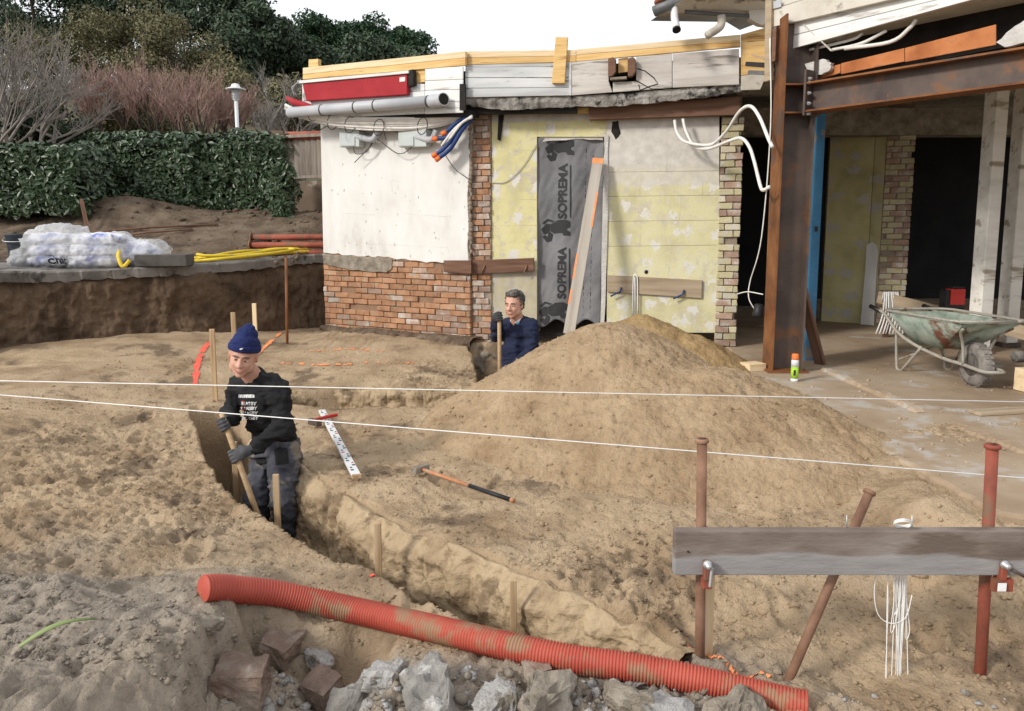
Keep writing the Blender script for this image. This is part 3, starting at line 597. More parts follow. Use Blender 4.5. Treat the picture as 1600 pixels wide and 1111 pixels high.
# ================================================================== ANNEX (white and yellow walls)
rn = random.Random(21)
annex = thing('annex_building', 'low stripped annex with white render, yellow wall and timber-topped fascia', 'building', (-.53, 9.8, 0))
def wall_panel(name, plane, pix, th, mat, off=0): return panel(name, plane, pix, off, -th, mat, annex, 0)
BR = {}
def brick_mesh(L, H, D, k, mat):
    key = (round(L, 3), round(H, 3), k, mat.name)
    if key not in BR:
        r2 = random.Random(k*7+3); bm = bmesh.new(); bmesh.ops.create_cube(bm, size=1)
        for v in bm.verts: v.co = Vector((v.co.x*L, v.co.y*D, v.co.z*H))+Vector((r2.uniform(-.006, .006), r2.uniform(-.006, .004), r2.uniform(-.004, .004)))
        bmesh.ops.bevel(bm, geom=bm.edges[:], offset=.006, segments=1, affect='EDGES')
        m = bpy.data.meshes.new('brick'); bm.to_mesh(m); bm.free(); m.materials.append(mat); BR[key] = m
    return BR[key]
def bricks(parent, plane, u0, u1, z0, z1, off, mats, ch=.072, bl=.225, skip=None, drop=.0, seed=0, depth=.08):
    """running bond on a wall plane between u (metres along the wall) and z, each brick an object"""
    r2 = random.Random(seed); u = plane.u; n = plane.n; rows = int((z1-z0)/ch)
    for r in range(rows):
        z = z0+ch*(r+.5); x = u0-(bl/2 if r % 2 else 0)-r2.uniform(0, .05)
        while x < u1-.02:
            a = max(x, u0); b = min(x+bl, u1); x += bl
            if b-a < .05: continue
            if r2.random() < drop or (skip and skip((a+b)/2, z, r2)): continue
            mat = r2.choice(mats); me = brick_mesh(b-a-.008, ch-.008, depth, r2.randrange(4), mat)
            o = bpy.data.objects.new('brick', me); pr = r2.gauss(0, .005)
            c = plane.a+u*((a+b)/2)+n*(off-depth/2+pr); yy = -n
            tw = Matrix.Rotation(r2.gauss(0, .012), 4, 'Z') @ Matrix.Rotation(r2.gauss(0, .008), 4, 'Y')
            mw = Matrix(((u.x, yy.x, 0, c.x), (u.y, yy.y, 0, c.y), (0, 0, 1, z), (0, 0, 0, 1))) @ tw
            reg(o, parent, mw)
def upos(plane, px, py, off=0): return (plane.pt(px, py, off)-plane.a).dot(plane.u)
LW = (plane_len := (PL.b-PL.a).length)
# white rendered wall, ragged lower and right edge
zt = 3.1
def ragged(plane, pts, seed, amp, n=6):
    r2 = random.Random(seed); out = []
    for i in range(len(pts)-1):
        (x0, y0), (x1, y1) = pts[i], pts[i+1]
        for k in range(n): t = k/n; out.append((x0+(x1-x0)*t+(r2.uniform(-amp, amp) if k else 0), y0+(y1-y0)*t+(r2.uniform(-amp, amp) if k else 0)))
    return out+[pts[-1]]
low = ragged(PL, [(732, 408), (690, 411), (640, 407), (600, 402), (550, 399), (505, 395)], 2, 1.6)
rgt = ragged(PL, [(733, 178), (733, 250), (731, 330), (732, 408)], 5, 1.5)
panel('render', PL, [(500, 170)]+rgt[:-1]+low, 0, .35, m_white, annex, .006)
# hairline marks and nail holes on the render come as its own relief: thin cracks
for pix in ([(535, 333), (585, 336)], [(572, 381), (700, 387), (702, 396)], [(612, 283), (613, 300)], [(612, 282), (622, 283), (622, 296)], [(632, 334), (700, 339)]):
    tube_obj('crack', [PL.pt(x, y, .3495) for x, y in pix], .0022, m_plast, annex, 4)
r2 = random.Random(14); mb = MB()
for i in range(46): c = PL.pt(r2.uniform(515, 730), 400-180*r2.random()**1.6, .3500); mb.ell(c, (r2.uniform(.005, .016), .004, r2.uniform(.006, .022)), nu=6, nv=4)
tag(mb.build('render_chips', m_plast, annex), kind='stuff')
panel('render_skirt', PL, ragged(PL, [(503, 396), (560, 401), (612, 404), (612, 420), (604, 426), (570, 424), (540, 420), (507, 413)], 8, 1.2, 3), .0, .36, m_foot, annex, .006)
# brick base below the render
zb0 = -.10; zb1 = PL.z(620, 404, .33)+.02
mbk = MB()
def wall_quad(plane, u0, u1, z0, z1, off, th):
    a = plane.a+plane.u*u0+plane.n*off; b = plane.a+plane.u*u1+plane.n*off; d = -plane.n*th
    return [a+Vector((0, 0, z0)), b+Vector((0, 0, z0)), b+Vector((0, 0, z1)), a+Vector((0, 0, z1))], d
uL0 = upos(PL, 506, 450, .33); uL1 = upos(PL, 735, 450, .33)
q, d = wall_quad(PL, uL0, uL1-.01, -.4, zb1+.1, .315, .4); MB().prism(q, d).build('brick_backing', m_mortard, annex)
bricks(annex, PL, uL0, uL1, .16, zb1+.04, .335, [m_brick, m_brick, m_brick, m_brickp], .074, .232, None, .03, 4)
# brick pilaster on the corner
uP0 = upos(PF, 737, 350, .33); uP1 = upos(PF, 767, 350, .33); zP1 = PF.z(750, 172, .33)
q, d = wall_quad(PF, uP0, uP1, -.4, zP1+.3, .315, .4); MB().prism(q, d).build('pilaster_backing', m_mortar, annex)
bricks(annex, PF, uP0, uP1, .10, zP1, .335, [m_brick, m_brickp, m_brickp], .074, .17, None, .02, 9)
# mortar left along the torn render edge
r2 = random.Random(4); mb = MB()
for i in range(34):
    y = 182+225*i/33; c = PL.pt(735+r2.uniform(-1.5, 1.5), y, .335); mb.ell(c, (r2.uniform(.015, .035), .02, r2.uniform(.03, .05)), nu=7, nv=5)
mb.build('torn_mortar', m_mortar, annex, True)
# yellow wall with the doorway
z_b = -.35
def fw(x0, x1, y0, y1, mat, name='wall', off=.30, th=.3):
    return panel(name, PF, [(x0, y0), (x1, y0), (x1, y1), (x0, y1)], off-th, th, mat, annex, .004)
fw(768, 839, 165, 520, m_yell2); fw(839, 948, 165, 214, m_yell2, 'lintel'); fw(948, 1124, 165, 520, m_yell)
panel('door_reveal', PF, ragged(PF, [(944, 207), (951, 213), (950, 300), (948, 400), (944, 505), (938, 505), (942, 300), (944, 215)], 3, 1.3, 4), .305, .012, m_plast, annex, 0)
panel('lintel_edge', PF, ragged(PF, [(842, 212), (900, 211), (944, 209), (942, 219), (900, 217), (845, 222)], 6, 1.2, 4), .22, .06, m_plast, annex, 0)
fw(830, 955, 200, 525, m_dark, 'door_recess', .1, .08)
# block joints on the right wall
for y in (268, 306, 345, 384): tube_obj('block_joint', [PF.pt(x, y+(x-1030)*-.012, .2998) for x in (950, 1000, 1060, 1122)], .0024, m_mortar, annex, 4)
for x, a, b in ((1000, 268, 306), (1062, 306, 345), (1098, 268, 306), (1000, 345, 384), (1042, 195, 268)): tube_obj('block_joint', [PF.pt(x, a, .2995), PF.pt(x, b, .2995)], .0022, m_yell, annex, 4)
for y in (235, 270, 312, 352): tube_obj('block_joint', [PF.pt(x, y, .2995) for x in (770, 800, 838)], .0022, m_yell2, annex, 4)
# near-black patches painting the shade of a broken hole and a round one
panel('broken_hole', PF, ragged(PF, [(957, 190), (966, 188), (970, 208), (962, 218), (955, 206)], 2, 1, 2), .295, .008, m_dark, annex, 0)
MB().ell(PF.pt(1010, 425, .30), (.024, .012, .024)).build('round_hole', m_dark, annex, True)
# right-hand pier of broken bricks
uR0 = upos(PF, 1122, 350, .3); uR1 = upos(PF, 1157, 350, .3); zR1 = PF.z(1140, 182, .3)
q, d = wall_quad(PF, uR0, uR1-.03, -.3, zR1+.4, .285, .32); MB().prism(q, d).build('pier_backing', m_mortar, annex)
bricks(annex, PF, uR0, uR1, .2, zR1, .315, [m_bricky, m_bricky, m_brickp], .078, .20, lambda a, z, r: False, .06, 12, .1)
# footing ledge along the base
r2 = random.Random(8)
def ledge(plane, x0, x1, ytop, off0, th, n, seed, mat, hz):
    pts = []; r3 = random.Random(seed); mb = MB(); vs = []; fs = []
    for i in range(n):
        t = i/(n-1); a = plane.pt(x0+(x1-x0)*t, 500, off0); zt_ = hz+r3.uniform(-.03, .03); o = th+r3.uniform(-.05, .05)
        vs += [Vector((a.x, a.y, zt_+.02)), Vector((a.x, a.y, zt_))+plane.n*o*.9, Vector((a.x, a.y, zt_-.05))+plane.n*o, Vector((a.x, a.y, -.6))+plane.n*(o*.9)]
    for i in range(n-1):
        for k in range(3): fs.append((i*4+k, i*4+k+1, i*4+k+5, i*4+k+4))
    return mb.add(vs, fs).build('footing', mat, annex)
strip('soil_ledge', [tuple(PL.pt(x, 500, .46)[:2]) for x in (500, 560, 620, 680, 740)], lambda x, y: .22+.05*fbm(x, y, .3, 3, 2), lambda x, y: 0*x-.1, .05, m_footsoil, annex, 220, 34, .34, .16, 5, .12); strip('footing', [tuple(PF.pt(x, 500, .42)[:2]) for x in (730, 830, 930, 1030, 1124)], lambda x, y: .10+.05*fbm(x, y, .3, 3, 2), lambda x, y: 0*x-.6, .04, m_foot, annex, 260, 40, .30, .04, 4, .10)
# ---- fascia, left run
OV = .62                                                 # overhang
def fb(name, plane, pix, mat, off, th=.03, bev=.004): return panel(name, plane, pix, off, th, mat, annex, bev)
fb('roof_timber', PL, [(473, 106), (727, 80), (727, 90), (473, 116)], m_palewood, OV-.02, .05); fb('roof_timber', PL, [(473, 116.3), (727, 90.3), (727, 102), (473, 124)], m_newwood, OV-.01, .04)
fb('timber_stub', PL, [(482, 93), (497, 92), (497, 104), (482, 105)], m_newwood, OV-.12, .06)
fb('timber_block', PL, [(641, 108), (664, 105), (664, 128), (641, 131)], m_newwood, OV-.04, .04)
for (a, b, c, d) in ((104, 106, 123.5, 126), (124, 126.6, 139.5, 141), (140, 141.6, 158, 158), (158.6, 158.6, 176, 178)):
    fb('siding_board', PL, [(664, b), (723, a), (723, c), (664, d)], m_siding, OV, .022)
for (a, b, c, d) in ((142, 158, 155, 171), (155.6, 171.6, 177.5, 186)):
    fb('siding_board', PL, [(466, b), (663.4, a), (663.4, c), (466, d)], m_siding, OV, .02)
fb('siding_board', PL, [(472, 125), (663.4, 131), (663.4, 141.6), (472, 157.5)], m_siding, OV-.01, .015)
fb('soffit_shade_strip', PL, [(480, 178), (735, 172), (735, 181), (500, 190)], m_dark, .36, .2, 0)  # near-black strip painting the shade under the eave
fb('bracket', PL, [(637, 110), (645, 108), (646, 133), (638, 135)], m_dark, OV+.02, .07)
# ---- fascia, door run
fb('roof_timber', PF, [(727, 80), (900, 78), (900, 87), (727, 90)], m_palewood, OV-.02, .05); fb('roof_timber', PF, [(727, 90.3), (900, 87.3), (900, 96.5), (727, 101)], m_newwood, OV-.01, .04)
fb('roof_timber', PF, [(900.4, 77), (1157, 54), (1157, 63), (900.4, 86)], m_palewood, OV-.02, .05); fb('roof_timber', PF, [(900.4, 86.3), (1157, 63.3), (1157, 73), (900.4, 96)], m_newwood, OV-.01, .04)
for (a, b, c, d) in ((100, 98, 105, 104), (105.6, 104.6, 121, 121), (121.8, 121.8, 137.5, 136.5), (138.2, 137, 152, 149)):
    fb('siding_board', PF, [(727, a), (889, b), (889, d), (727, c)], m_greysiding, OV, .022)
fb('corner_strip', PF, [(888.6, 97), (893, 97), (893, 149), (888.6, 149)], m_greysiding, OV+.01, .02)
for pix in ([(893.5, 97), (951, 91), (951, 127), (957, 144), (893.5, 149)], [(994, 88), (1050, 84), (1050, 137), (1020, 139.5), (994, 125)], [(1050.8, 84), (1155, 76), (1155, 132), (1050.8, 137)],
            [(957.5, 128), (994, 127), (1019, 140), (957.5, 144)]):
    fb('fascia_board', PF, pix, m_oldboard, OV, .024)
fb('cut_block', PF, [(966, 92), (981, 90), (981, 112), (966, 114)], m_newwood, OV-.03, .03)
for x in (950, 981): fb('joist_bracket', PF, [(x, 91), (x+8, 89), (x+12, 92), (x+12, 112), (x+7, 119), (x, 120)], m_brownwood, OV+.03, .07, .006)
fb('bracket_shelf', PF, [(953, 121), (979, 119), (979, 123), (953, 125)], m_foot, OV+.02, .07)
fb('end_sheet', PF, [(1157.5, 54), (1200, 42), (1200, 112), (1157.5, 118)], m_newwood, OV-.02, .02); fb('end_sheet', PF, [(1157.5, 118.6), (1200, 112.6), (1188, 140), (1157.5, 141)], m_beige, OV-.02, .02)
# crack in the fascia board, black corner
tube_obj('crack', [PF.pt(x, y, OV+.026) for x, y in ((996, 107), (1008, 111), (1022, 122), (1028, 131), (1012, 136), (1000, 141), (998, 132))], .006, m_dark, annex, 5)
fb('corner_gap', PL, [(718, 131), (727, 131), (727, 172), (718, 172)], m_dark, OV+.012, .02, 0)
# torn lower edge of the soffit, sagging
def sag(pix, ths, off, mat, name, seed, rough=.012):
    c = []; r3 = random.Random(seed)
    for i in range(len(pix)-1):
        for k in range(10): t = k/10; c.append(((pix[i][0]*(1-t)+pix[i+1][0]*t), pix[i][1]*(1-t)+pix[i+1][1]*t, ths[i]*(1-t)+ths[i+1]*t))
    c.append((*pix[-1], ths[-1])); vs = []; fs = []
    for x, y, h in c:
        a = PF.pt(x, y+r3.uniform(-.6, .6), off+r3.uniform(-rough, rough)); b = PF.pt(x, y+h+r3.uniform(-1.3, 1.3), off-.02+r3.uniform(-rough, rough))
        vs += [a-PF.n*.10, a, (a+b)/2+PF.n*.012, b, b-PF.n*.30+Vector((0, 0, .03))]
    for i in range(len(c)-1):
        for k in range(4): fs.append((i*5+k, i*5+k+1, i*5+k+6, i*5+k+5))
    return MB().add(vs, fs).build(name, mat, annex)
sag([(728, 152), (785, 152), (840, 151), (893, 150), (960, 147), (1050, 139), (1120, 134), (1190, 128)], [12, 20, 18, 17, 19, 18, 15, 10], OV-.01, m_soffit, 'torn_soffit', 3)
fb('soffit_shadow_board', PF, [(727, 168), (900, 168), (900, 176), (727, 178)], m_dark, .42, .1, 0)  # dark strip in place of the shade below the soffit
fb('brown_lintel_beam', PF, [(920, 168), (1157, 150), (1157, 179), (920, 187)], m_brownwood, .34, .1)
fb('wood_packer', PF, [(893, 169), (920, 168), (920, 176), (893, 177)], m_newwood, .34, .06)
fb('black_strip', PF, [(779, 176), (788, 175), (782, 220), (777, 218)], m_dark, .31, .01)
# unseen roof deck, added so that no light falls in from above
a0 = PL.pt(470, 120, OV-.1); a1 = PF.pt(727, 95, OV-.1); a2 = PF.pt(1165, 65, OV-.1)
zr = 3.25; mb = MB(); mb.prism([(a0.x, a0.y, zr), (a1.x, a1.y, zr), (a2.x, a2.y, zr), (3.1, 14, zr), (-2.9, 14, zr)], (0, 0, .12)); mb.build('unseen_roof_deck', m_dark, annex)
qx = PL.pt(503, 300, .30); mb = MB(); mb.box((qx.x+.14, qx.y+1.75, 1.6), (.2, 3.0, 3.2)); mb.build('side_wall', m_white, annex)

# ---- things fixed to or hanging on the annex
t = thing('awning', 'folded red awning cassette fixed along the white fascia', 'awning', PL.pt(555, 140, OV))
panel('awning_fabric', PL, [(472, 131), (636, 116), (636, 148), (478, 158)], OV+.022, .07, m_redaw, t, .012); panel('awning_rail', PL, [(464, 126), (638, 110), (638, 114.5), (466, 130.5)], OV+.022, .09, m_siding, t)
MB().tube([PL.pt(448, 153, OV+.1), PL.pt(460, 160, OV+.12), PL.pt(478, 165, OV+.1), PL.pt(497, 168, OV+.08)], [.02, .045, .04, .008], 8).build('awning_end', m_redaw, t, True)
for k in range(4): tube_obj('awning_wire', curve_pts([PL.pt(470, 124+k*2, OV+.1), PL.pt(458-k, 137, OV+.14), PL.pt(460+k*2, 150, OV+.12)], 10), .006, m_dcable if k % 2 else m_pvc, t, 5)
panel('label_plate', PL, [(624, 121), (633, 120), (633, 127), (624, 128)], OV+.093, .004, m_siding, t)
t = thing('drain_pipe', 'grey plastic drain pipe strapped below the red awning', 'pipe', PL.pt(570, 168, OV))
p0 = PL.pt(452, 176, OV+.12); p1 = PL.pt(688, 157, OV+.12); dd = (p1-p0).normalized()
tube_obj('pipe', [p0, p1-dd*.12], .066, m_pvc, t, 18); MB().lathe([(.070, 0), (.075, .02), (.075, .14), (.070, .15)], p1-dd*.14, dd, 18).build('socket', m_pvc, t, True)
e = (dd+Vector((.1, -.9, .1))).normalized(); MB().lathe([(.070, 0), (.076, .02), (.076, .10), (.066, .10), (.066, .03)], p1-e*.02, e, 18).build('elbow', m_pvc, t, True)
MB().lathe([(.064, 0), (.064, .004)], p1+e*.075, e, 18).build('pipe_mouth', m_dark, t)
for f_ in (.24, .47, .60, .93):
    c = p0.lerp(p1, f_); MB().lathe([(.070, -.008), (.071, 0), (.070, .008)], c, dd, 16).build('strap', m_dcable, t)
t = thing('cable_bundle', 'sagging bundle of white cables under the drain pipe', 'cables', PL.pt(590, 195, .5))
for k in range(6):
    j = lambda: rn.uniform(-2, 2); o_ = OV-.05+.03*k
    ps = [(446, 164+k*1.2), (476, 177+k*1.6), (520, 184+k*2.6+j()*.5), (575, 185+k*3.6+j()*.5), (640, 185+k*3.6+j()*.5), (685, 183+k*2.8), (715, 181+k*1.4), (738, 180)]
    tube_obj('cable', curve_pts([PL.pt(x, y, OV+.10-.012*k-.30*i/7) for i, (x, y) in enumerate(ps)], 56), (.021, .019, .021, .017, .020, .015)[k], m_cable, t, 7)
for x, y in ((490, 181), (520, 194), (547, 199), (592, 203), (660, 201)):
    c = PL.pt(x, y-4, OV+.04); tube_obj('cable_tie', [c+PL.n*(.10*math.cos(a))+Vector((.02*math.sin(a), 0, .10*math.sin(a))) for a in [i*.6 for i in range(11)]], .006, m_dcable, t, 5)
for k, (x, lab) in enumerate(((530, 'grey junction box under the cables near the fence'), (622, 'grey junction box under the cables near the blue conduits'))):
    t = thing('junction_box', lab, 'junction box', PL.pt(x+15, 215, .36), 'junction boxes on the white wall')
    panel('box_body', PL, [(x, 200), (x+(31 if k == 0 else 44), 201), (x+(31 if k == 0 else 44), 229), (x, 230)], .355, .12, m_box, t, .008); panel('box_lid', PL, [(x+2, 214), (x+24, 213), (x+24, 228), (x+2, 228)], .476, .012, m_box, t, .004)
    q0 = x+30; tube_obj('flex', curve_pts([PL.pt(q0, 214, .45), PL.pt(q0+22, 218, .47), PL.pt(q0+30, 204, .45)], 12), .04, m_film if False else m_pvc, t, 10)
t = thing('loose_wires', 'thin dark wires drooping across the white wall', 'wires', PL.pt(590, 215, .5))
for ps in ([(563, 205), (553, 225), (556, 240), (575, 235), (590, 205)], [(592, 205), (575, 232), (554, 254)], [(556, 200), (590, 218), (622, 240), (645, 228), (672, 195)], [(610, 203), (640, 212), (655, 205)], [(600, 205), (603, 219)], [(500, 203), (520, 192)], [(694, 240), (712, 265), (734, 281)], [(555, 228), (545, 205), (560, 204)], [(768, 285), (790, 284), (815, 262), (838, 226)]):
    pl_ = PF if ps[0][0] > 760 else PL
    tube_obj('wire', curve_pts([pl_.pt(x, y, .46 if pl_ is PL else .315) for x, y in ps], 20), .0055, m_dcable if pl_ is PL else m_pvc, t, 5)
t = thing('conduit_bunch', 'blue conduits with orange end caps hanging at the wall corner', 'conduits', PL.pt(705, 215, .5))
for ps in ([(737, 181), (716, 190), (700, 204), (692, 209)], [(738, 182), (714, 200), (698, 214), (679, 217)], [(738, 184), (716, 207), (694, 232), (678, 243)], [(738, 184), (722, 203), (704, 232), (683, 249)]):
    c = curve_pts([PL.pt(x, y, .5+.02*i) for i, (x, y) in enumerate(ps)], 18); tube_obj('conduit', c, .026, m_blue, t, 8)
    tube_obj('end_cap', [c[-1]-(c[-1]-c[-2]).normalized()*.05, c[-1]+(c[-1]-c[-2]).normalized()*.02], .031, m_orange, t, 8)
for ps in ([(738, 181), (712, 200), (690, 228)], [(738, 183), (722, 192), (702, 218)]): tube_obj('white_cable', curve_pts([PL.pt(x, y, .56) for x, y in ps], 14), .016, m_cable, t, 6)
# membrane in the doorway
def mem_pt(px, py): return PF.pt(px, py, .255+.02*math.sin(px*.11+py*.013)+.012*math.sin(py*.05+px*.02))
t = thing('door_membrane', 'grey roofing membrane sheet with dark lettering hung over the doorway', 'membrane', PF.pt(890, 505, .26))
vs = []; nx, ny = 40, 90
for j in range(ny+1):
    for i in range(nx+1):
        q = j/ny; y = 216+(289+6*math.sin(i*.35))*q; xl = 840-5*q; xr = 945-6*q; vs.append(mem_pt(xl+(xr-xl)*i/nx, y)+PF.n*(.004*math.sin(i*1.1+j*.6)*math.sin(j*.23)))
o = mesh_obj('sheet', np_mesh('sheet', [tuple(v) for v in vs], grid_faces(ny+1, nx+1)), m_memb, t, None, True); sm = o.modifiers.new('s', 'SOLIDIFY'); sm.thickness = .004
_bm = bmesh.new(); _bm.from_mesh(o.data); MEMB = BVHTree.FromBMesh(_bm); _bm.free()
def drape(me, mw, bvh, direction, lift):
    """lay flat lettering on a curved surface"""
    for v in me.vertices:
        p = mw @ v.co; h = bvh.ray_cast(p-direction*.3, direction)
        if h[0] is not None: v.co = h[0]-direction*lift
        else: v.co = p
    me.update(); return me
def subdiv(me, cuts=2):
    bm = bmesh.new(); bm.from_mesh(me); bmesh.ops.triangulate(bm, faces=bm.faces); bmesh.ops.subdivide_edges(bm, edges=[e for e in bm.edges if e.calc_length() > .03], cuts=cuts); bm.to_mesh(me); bm.free(); return me
def memb_text(txt, px, py, hh, ww):
    me = subdiv(text_mesh(txt, .2, 0, .0075)); xs_ = [v.co.x for v in me.vertices]; ys_ = [v.co.y for v in me.vertices]
    sx = hh/(max(xs_)-min(xs_)); sy = ww/(max(ys_)-min(ys_)); c = PF.pt(px, py, .3); u = PF.u
    for v in me.vertices: x, y = v.co.x*sx, v.co.y*sy; v.co = Vector((-u.x*y, -u.y*y, x))*1.0
    drape(me, Matrix.Translation(c), MEMB, -PF.n, .010); return mesh_obj('lettering', me, m_print, t)
s_ = 9.3/1200
memb_text('SOPREMA', 879, 299, 84*s_, 15*s_); memb_text('SOPREMA', 878, 427, 80*s_, 14*s_)
for (y0, y1, x0) in ((258, 340, 890.5), (388, 467, 889)):
    vs = [(x0, y0), (x0+2, y0), (x0+2, y1), (x0, y1)]; n_ = 30; V = []
    for i in range(n_+1):
        y = y0+(y1-y0)*i/n_
        for x in (x0, x0+2): V.append(tuple(mem_pt(x, y)+PF.n*.011))
    mesh_obj('underline', np_mesh('underline', V, [(2*i, 2*i+1, 2*i+3, 2*i+2) for i in range(n_)]), m_print, t)
def memb_shape(pix, name='emblem'):
    bm = bmesh.new(); bm.faces.new([bm.verts.new((x, -y, 0)) for x, y in pix]); bmesh.ops.triangulate(bm, faces=bm.faces); bmesh.ops.subdivide_edges(bm, edges=bm.edges, cuts=3, use_grid_fill=True)
    me = bpy.data.meshes.new(name); bm.to_mesh(me); bm.free()
    for v in me.vertices: v.co = mem_pt(v.co.x, -v.co.y)+PF.n*.011
    return mesh_obj(name, me, m_print, t)
for (ox, oy, f_) in ((866, 358, 1), (872, 232, 1), (862, 487, 1)):
    E = lambda pts: [(ox+x*f_, oy+y*f_) for x, y in pts]
    memb_shape(E([(-5, -8), (6, -14), (18, -15), (25, -12), (25, -3), (20, -2), (20, 2), (25, 4), (25, 10), (15, 10), (12, 5), (0, 7), (-6, 3)]))
    memb_shape(E([(-20, 0), (-12, -8), (-6, -8), (-7, 4), (-2, 8), (-4, 18), (-12, 20), (-18, 12), (-14, 9), (-10, 12), (-9, 6), (-16, 8)]))
    memb_shape(E([(-18, -10), (-10, -16), (0, -13), (-2, -11), (-10, -13), (-16, -7)]))
for x in (916, 927): 
    for k in range(26):
        y = 232+10.2*k; a = mem_pt(x-k*.2, y); b = mem_pt(x-k*.2, y+6.5); tube_obj('stitch_line', [a+PF.n*.004, b+PF.n*.004], .003, m_print, t, 4)
# boards on and against the wall
t = thing('leaning_plank', 'long grey plank with orange marks leaning against the doorway membrane', 'plank', P(890, 520, 8.35))
a = P(889, 522, 8.3); b = PF.pt(935, 248, .40); beam('plank', a, b, .125, .03, m_planks, t, PF.n, .004)
dpl = (b-a); fr = frame(dpl, PF.n)
for f0, f1, s in ((.97, 1.0, 0), (.60, .80, -1), (.30, .44, 1), (.16, .24, 1)):
    wd = .127 if s == 0 else .02; c = a+fr[1]*(0 if s == 0 else s*.054)*1; beam('orange_mark', c+dpl*f0, c+dpl*f1, wd, .0335, m_opaint, t, PF.n, 0)
t = thing('wall_board', 'grey board fixed on the yellow wall with blue clips', 'board', PF.pt(1023, 450, .31)); panel('board', PF, [(949, 430), (1097, 438), (1096, 466), (948, 456)], .303, .03, m_tanwood, t)
for x, y in ((968, 456), (1066, 460)):
    tube_obj('clip', [PF.pt(x+3, y-7, .345), PF.pt(x+1, y, .36), PF.pt(x-6, y+3, .36), PF.pt(x-14, y+7, .36)], .010, m_blue, t, 6)
tube_obj('hung_string', curve_pts([PF.pt(988, 495, .345), PF.pt(989, 455, .345), PF.pt(990, 432, .35), PF.pt(994, 430, .35), PF.pt(996, 440, .345), PF.pt(996, 495, .345)], 20), .008, m_string, t, 5)
tube_obj('hung_string', [PF.pt(992, 433, .35), PF.pt(992.5, 495, .345)], .006, m_string, t, 5)
t = thing('corner_board', 'brown stained board nailed across the brick pilaster', 'board', PF.pt(765, 416, .35))
panel('board', PF, [(738, 407), (834, 403), (834, 424), (738, 428)], .345, .035, m_brownwood, t); panel('board_end', PL, [(693, 407), (736, 407), (736, 428), (693, 425)], .365, .035, m_brownwood, t)
for x in (752, 818): tube_obj('wire_tie', [PF.pt(x, 428, .39), PF.pt(x+3, 420, .40), PF.pt(x+6, 414, .385)], .008, m_rustprop, t, 5)
t = thing('upright_timber', 'short new pine timber nailed upright across the grey fascia', 'timber', PF.pt(874, 130, OV)); panel('timber', PF, [(868, 58), (887, 58), (882, 130), (862, 130)], OV+.026, .045, m_newwood, t)

# ================================================================== HALL AT THE RIGHT: floor, steel frame, inner walls, roof
out = [Vector((3.2, 3.2, FZ)), Vector((9.5, 3.2, FZ)), Vector((9.5, 14.5, FZ)), Vector((2.2, 14.5, FZ))]
edge = []
for i in range(len(fp)-1):
    for k in range(6): t_ = k/6; p = fp[i].lerp(fp[i+1], t_); edge.append(Vector((p.x+rn.uniform(-.02, .02), p.y+rn.uniform(-.02, .02), FZ)))
edge.append(fp[-1]); bm = bmesh.new(); pl_ = edge+out; f = bm.faces.new([bm.verts.new(p) for p in pl_]); r_ = bmesh.ops.extrude_face_region(bm, geom=[f])
for g in r_['geom']:
    if isinstance(g, bmesh.types.BMVert): g.co.z -= .45; g.co.x -= .03*(g.co.y < 9)
bmesh.ops.recalc_face_normals(bm, faces=bm.faces); me = bpy.data.meshes.new('hall_floor'); bm.to_mesh(me); bm.free()
hf = mesh_obj('hall_floor', me, m_floor); bevel(hf, .02, 2); tag(hf, 'dusty concrete floor of the opened hall', None, None, 'structure')
# broken kerb left along the floor, rubble under its edge
def ridge(name, a, b, wd, ht, mat, seed, parent, n=40):
    vs = []; fs = []; r3 = random.Random(seed); s2 = Vector((-(b-a).y, (b-a).x, 0)).normalized()
    for i in range(n):
        p = a.lerp(b, i/(n-1)); h = ht*(r3.uniform(.6, 1.1) if 0 < i < n-1 else .1); w1 = wd*r3.uniform(.8, 1.2)
        vs += [p-s2*w1*.5, p-s2*w1*.36+Vector((0, 0, h)), p+s2*w1*.3+Vector((0, 0, h*.95)), p+s2*w1*.5]
    for i in range(n-1):
        for k in range(3): fs.append((i*4+k, i*4+k+1, i*4+k+5, i*4+k+4))
    return MB().add(vs, fs).build(name, mat, parent)
ridge('broken_kerb', G(1288, 578, FZ), G(1440, 645, FZ), .10, .035, m_floor, 3, hf); ridge('broken_kerb', G(1505, 672, FZ), G(1640, 720, FZ), .10, .03, m_floor, 5, hf)
# H-section column; flanges left and right, open side to the camera
colb = G(1222, 578, FZ); t = thing('steel_column', 'tall rusty steel column carrying the beam', 'column', colb)
ax = Vector((1, -.02, 0)).normalized(); ay = Vector((-ax.y, ax.x, 0)); zc = 3.47
def colbox(name, u0, u1, v0, v1, mat, z0=FZ, z1=zc):
    q = [colb+ax*u+ay*v for u, v in ((u0, v0), (u1, v0), (u1, v1), (u0, v1))]; return MB().prism([(p.x, p.y, z0) for p in q], (0, 0, z1-z0)).build(name, mat, t)
colbox('flange', -.15, -.132, -.14, .14, m_rust); colbox('flange', .132, .15, -.14, .14, m_rustd); colbox('web', -.132, .132, -.006, .006, m_rustd)  # left flange coloured as lit, web and right flange as shaded
colbox('stiffener', -.131, .131, -.138, -.007, m_rust, 2.85, 2.864); colbox('stiffener', -.131, .131, -.138, -.007, m_rust, 2.60, 2.614); colbox('base_plate', -.19, .19, -.18, .18, m_rust, FZ+.002, FZ+.02)
